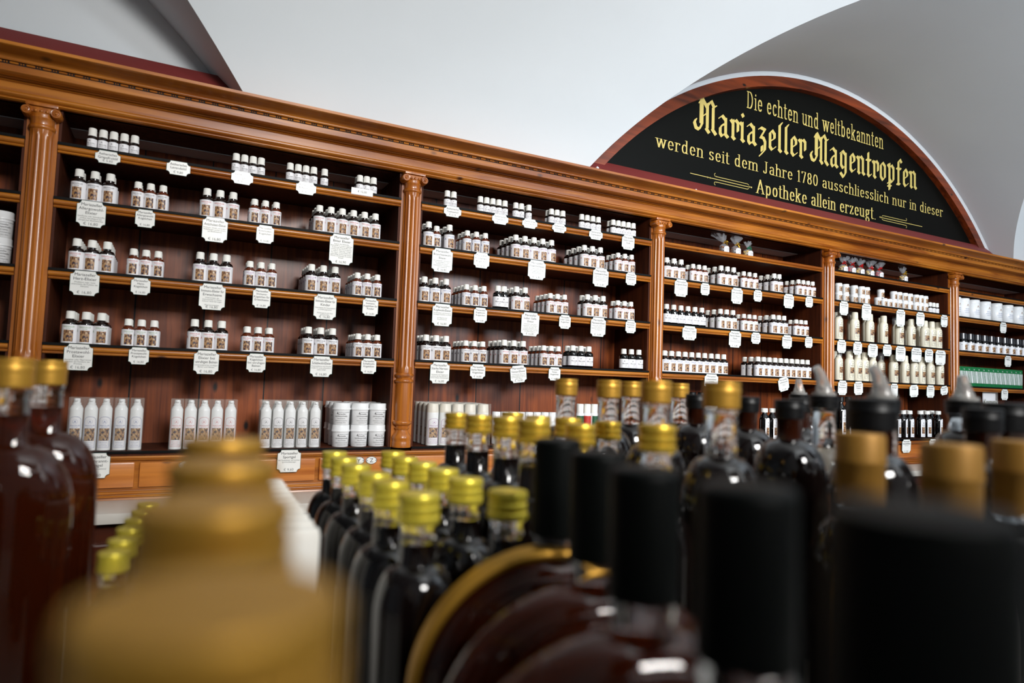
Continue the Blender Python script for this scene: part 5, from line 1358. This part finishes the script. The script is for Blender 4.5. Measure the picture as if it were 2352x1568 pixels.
# round flat flasks with dark capsules
RF = 0.090
def flask(loc, H, rf, capr, caph, label, cord=False):
    t = thing('disc_flask', label, 'flask', (loc[0], loc[1], TZ), -0.30, 'round amber flasks with dark capsules')
    zc = H - caph; zd = zc - 0.012 - rf
    bm = bmesh.new()
    prof = [(0, -.021), (rf * .55, -.0215), (rf * .80, -.019), (rf * .93, -.012), (rf * .985, -.006), (rf, 0), (rf * .985, .006), (rf * .93, .012), (rf * .80, .019), (rf * .55, .0215), (0, .021)]
    add_lathe(bm, prof, 72, (0, 0, zd), axis='Y')
    bd = obj('flask_body', bm_mesh(bm, 'flask_body', LIQA, smooth=True, autos=70), t)
    bm = bmesh.new(); add_lathe(bm, [(0, 0), (.040, 0), (.041, .004), (.034, max(zd - rf, .002) + .012), (0, max(zd - rf, .002) + .012)], 40, sy=.5)
    obj('foot', bm_mesh(bm, 'foot', LIQA, smooth=True), t)
    bm = bmesh.new(); add_lathe(bm, [(0, zc - .016), (.014, zc - .016), (.0125, zc - .008), (.0145, zc - .004), (.0135, zc), (0, zc)], 30)
    obj('neck', bm_mesh(bm, 'neck', GLASS, smooth=True, autos=60), t)
    bm = bmesh.new(); add_lathe(bm, [(0, zc), (capr, zc), (capr, H - .004), (capr * .97, H - .0012), (capr * .9, H), (0, H)], 40)
    obj('capsule', bm_mesh(bm, 'capsule', DKCAP, smooth=True, autos=50), t)
    for k, (r_, w_) in enumerate(((rf * .86, .0014), (rf * .70, .0012))):
        bm = bmesh.new(); add_tube(bm, [(r_ * math.cos(a), -.0175 if k == 0 else -.0205, zd + r_ * math.sin(a)) for a in [2 * PI * i / 64 for i in range(65)]], w_, 6)
        obj('embossed_ring', bm_mesh(bm, 'embossed_ring', LIQA, smooth=True), bd)
    if cord:
        for dy in (-.009, -.002, .005):
            bm = bmesh.new(); add_tube(bm, [((rf + .0015) * math.cos(a), dy, zd + (rf + .0015) * math.sin(a)) for a in [2 * PI * i / 72 for i in range(73)]], .0034, 8)
            obj('gold_cord', bm_mesh(bm, 'gold_cord', GOLDL2, smooth=True), t)
    return t
flask((.531, -1.619), .300, RF, .0160, .063, 'round amber flask with gold rim cord and dark capsule, farthest of the flasks', True)
flask((.514, -1.692), .300, RF, .0160, .059, 'round amber flask with dark capsule, second farthest, right of the gold corded one')
flask((.480, -1.775), .303, RF, .0152, .054, 'round amber flask with dark capsule, third one towards the camera')
flask((.456, -1.853), .309, RF, .0150, .052, 'round amber flask with broad dark capsule, nearest of the flasks')
bigb = liqueur('dark_capped_bottle', 'very near blurred bottle with huge dark cap at the bottom right corner', (.4235, -1.925), .317, .024, .0165, .10, DKCAP, .01, .03, style=2, ring=False)

# bottles with tall gold capsules at right, their shade put into the colour
g4 = 'bottles with tall shaded gold capsules'
Hb = liqueur('gold_capsule_bottle', 'dark bottle with tall shaded gold capsule, leftmost of the three at right', (.732, -1.700), .310, .034, .0162, .048, GOLDH, .010, .045, group=g4, style=2)
redup(Hb, .712, -1.772, 'dark bottle with tall shaded gold capsule, middle of the three at right')
redup(Hb, .806, -1.764, 'dark bottle with tall shaded gold capsule, rightmost at the frame edge')

# round shouldered black bottles
g5 = 'round shouldered black bottles with black caps'
Ib = liqueur('black_capped_bottle', 'black round-shouldered bottle with black cap, second from left behind the gold capsules', (.869, -1.526), .329, .0365, .0150, .019, BLKCAP, .022, .040, glass=NECKB, group=g5, style=2, nr=.0125, fill=0.0)
for x, y, l in ((.949, -1.396, 'just right of the nearest tall gold cap'), (1.066, -1.381, 'half hidden behind another black cap'), (.944, -1.310, 'left one, mostly behind the tall gold cap'), (.907, -1.690, 'in front of the rightmost pourer')):
    redup(Ib, x, y, 'black round-shouldered bottle with black cap, ' + l, 0.6)
Ic = liqueur('black_capped_bottle', 'black bottle with broad black cap in front of the middle pourer', (.838, -1.637), .334, .036, .0200, .026, BLKCAP, .022, .040, glass=NECKB, group=g5, style=2, nr=.0165, fill=0.0)
redup(Ic, 1.000, -1.664, 'black bottle with broad black cap near the right frame edge', 0.4)

# bottles with clear pouring spouts
def pourer(loc, H, cr, label, clear=True, lean=(-.010, .004), hh=.030):
    t = liqueur('pourer_bottle', label, loc, H, .034, cr, .0155, BLKCAP, .048 if clear else .02, .045, liq=None if not clear else mat('pale_liquid_glass', (215, 205, 190), .04, trans=.85, ior=1.4, noise=0), group='bottles with clear pouring spouts', style=2, nr=cr * .82, fill=.03, ring=False)
    for c in t.children:
        if c.name.startswith('capsule'): c.name = 'collar'
    bm = bmesh.new()
    pts = [(0, 0, H - .001), (0, 0, H + hh * .25), (lean[0] * .25, lean[1] * .25, H + hh * .5), (lean[0] * .6, lean[1] * .6, H + hh * .8), (lean[0] * 1.1, lean[1], H + hh)]
    add_tube(bm, pts, [cr * .70, cr * .55, cr * .42, cr * .34, cr * .28], 16)
    obj('pouring_spout', bm_mesh(bm, 'pouring_spout', mat('spout_plastic', (228, 226, 222), .12, trans=.8, ior=1.35, noise=0), smooth=True, autos=60), t)
    bm = bmesh.new(); add_tube(bm, [(0, 0, H - .001), (0, 0, H + .004)], cr * .8, 20)
    obj('spout_base', bm_mesh(bm, 'spout_base', MT['spout_plastic'], smooth=True, autos=60), t)
    return t
pourer((1.307, -1.184), .332, .017, 'smallest and farthest bottle with a clear pouring spout', False, (-.002, 0), .028)
pourer((1.001, -1.467), .334, .0168, 'clear bottle with black collar and pouring spout tilted left, second spout from left', True, (-.010, .003), .034)
pourer((.914, -1.597), .334, .0168, 'clear bottle with pouring spout tilted left, third spout from left', True, (-.010, .003), .030)
pourer((1.105, -1.570), .334, .0190, 'dark bottle with upright clear pouring spout, rightmost spout', False, (-.003, .0), .028)

# flat amber bottles at left
Kb = liqueur('flat_amber_bottle', 'flat amber bottle with gold cap at left, right-hand one of the pair', (.1885, -1.219), .343, .048, .0152, .0245, GOLDC2, .046, .052, liq=LIQA, group='flat amber bottles with gold caps at left', style=1, nr=.0132, sy=.55, fill=.55)
redup(Kb, .1805, -1.337, 'flat amber bottle with gold cap at left, cut by the left frame edge')
redup(Kb, .135, -1.440, 'flat amber bottle at the far left, nearest the camera')

# the line of gold-capped bottles leading right up to the lens
g7 = 'gold-capped bottles leading up to the lens'
LB2 = liqueur('gold_capped_bottle', 'blurred gold-capped bottle in the centre line, farthest of the four', (.3185, -1.690), .309, .0300, .0165, .0175, GOLDL2, .022, .04, group=g7, style=0)
redup(LB2, .3135, -1.768, 'blurred gold-capped bottle in the centre line, second farthest')
redup(LB2, .3075, -1.838, 'blurred gold-capped bottle in the centre line, third farthest')
redup(LB2, .3035, -1.9065, 'huge blurred gold-capped bottle right in front of the lens')

# miniatures behind, left of the line
g8 = 'miniature bottles with gold caps'
Mb = liqueur('miniature_bottle', 'miniature gold-capped bottle left of the blurred line, nearest', (.2655, -1.430), .202, .0175, .0102, .013, YELLOWCAP, .02, .022, group=g8, style=0, ring=False)
for i in range(1, 6): redup(Mb, .2655 + .0032 * i, -1.430 + .0400 * i, 'miniature gold-capped bottle left of the blurred line, %s from the front' % ORD[i + 1])

# white cartons standing in a row right of the blurred line
wb = thing('white_carton', '', 'carton')
obj('carton_body', boxmesh('carton_body', (-.03, .03, -.0095, .0095, 0, .222), mat('white_carton_board', (232, 228, 220), .5, noise=.02), .006), wb)
for i in range(10):
    loc = (.374 + .0009 * i, -1.480 + .0268 * i, TZ); l = 'white carton, %s from the front, between the blurred gold caps and small bottles' % ORD[i + 1]
    if i == 0: wb.location = loc; wb['label'] = l; wb['group'] = 'white cartons in a row'
    else: dup(wb, loc, 0, l, 'white cartons in a row')
# every repeat carries its group
for o in sc.objects:
    if o.parent is None and 'label' in o.keys() and 'category' not in o.keys(): o['category'] = 'object'
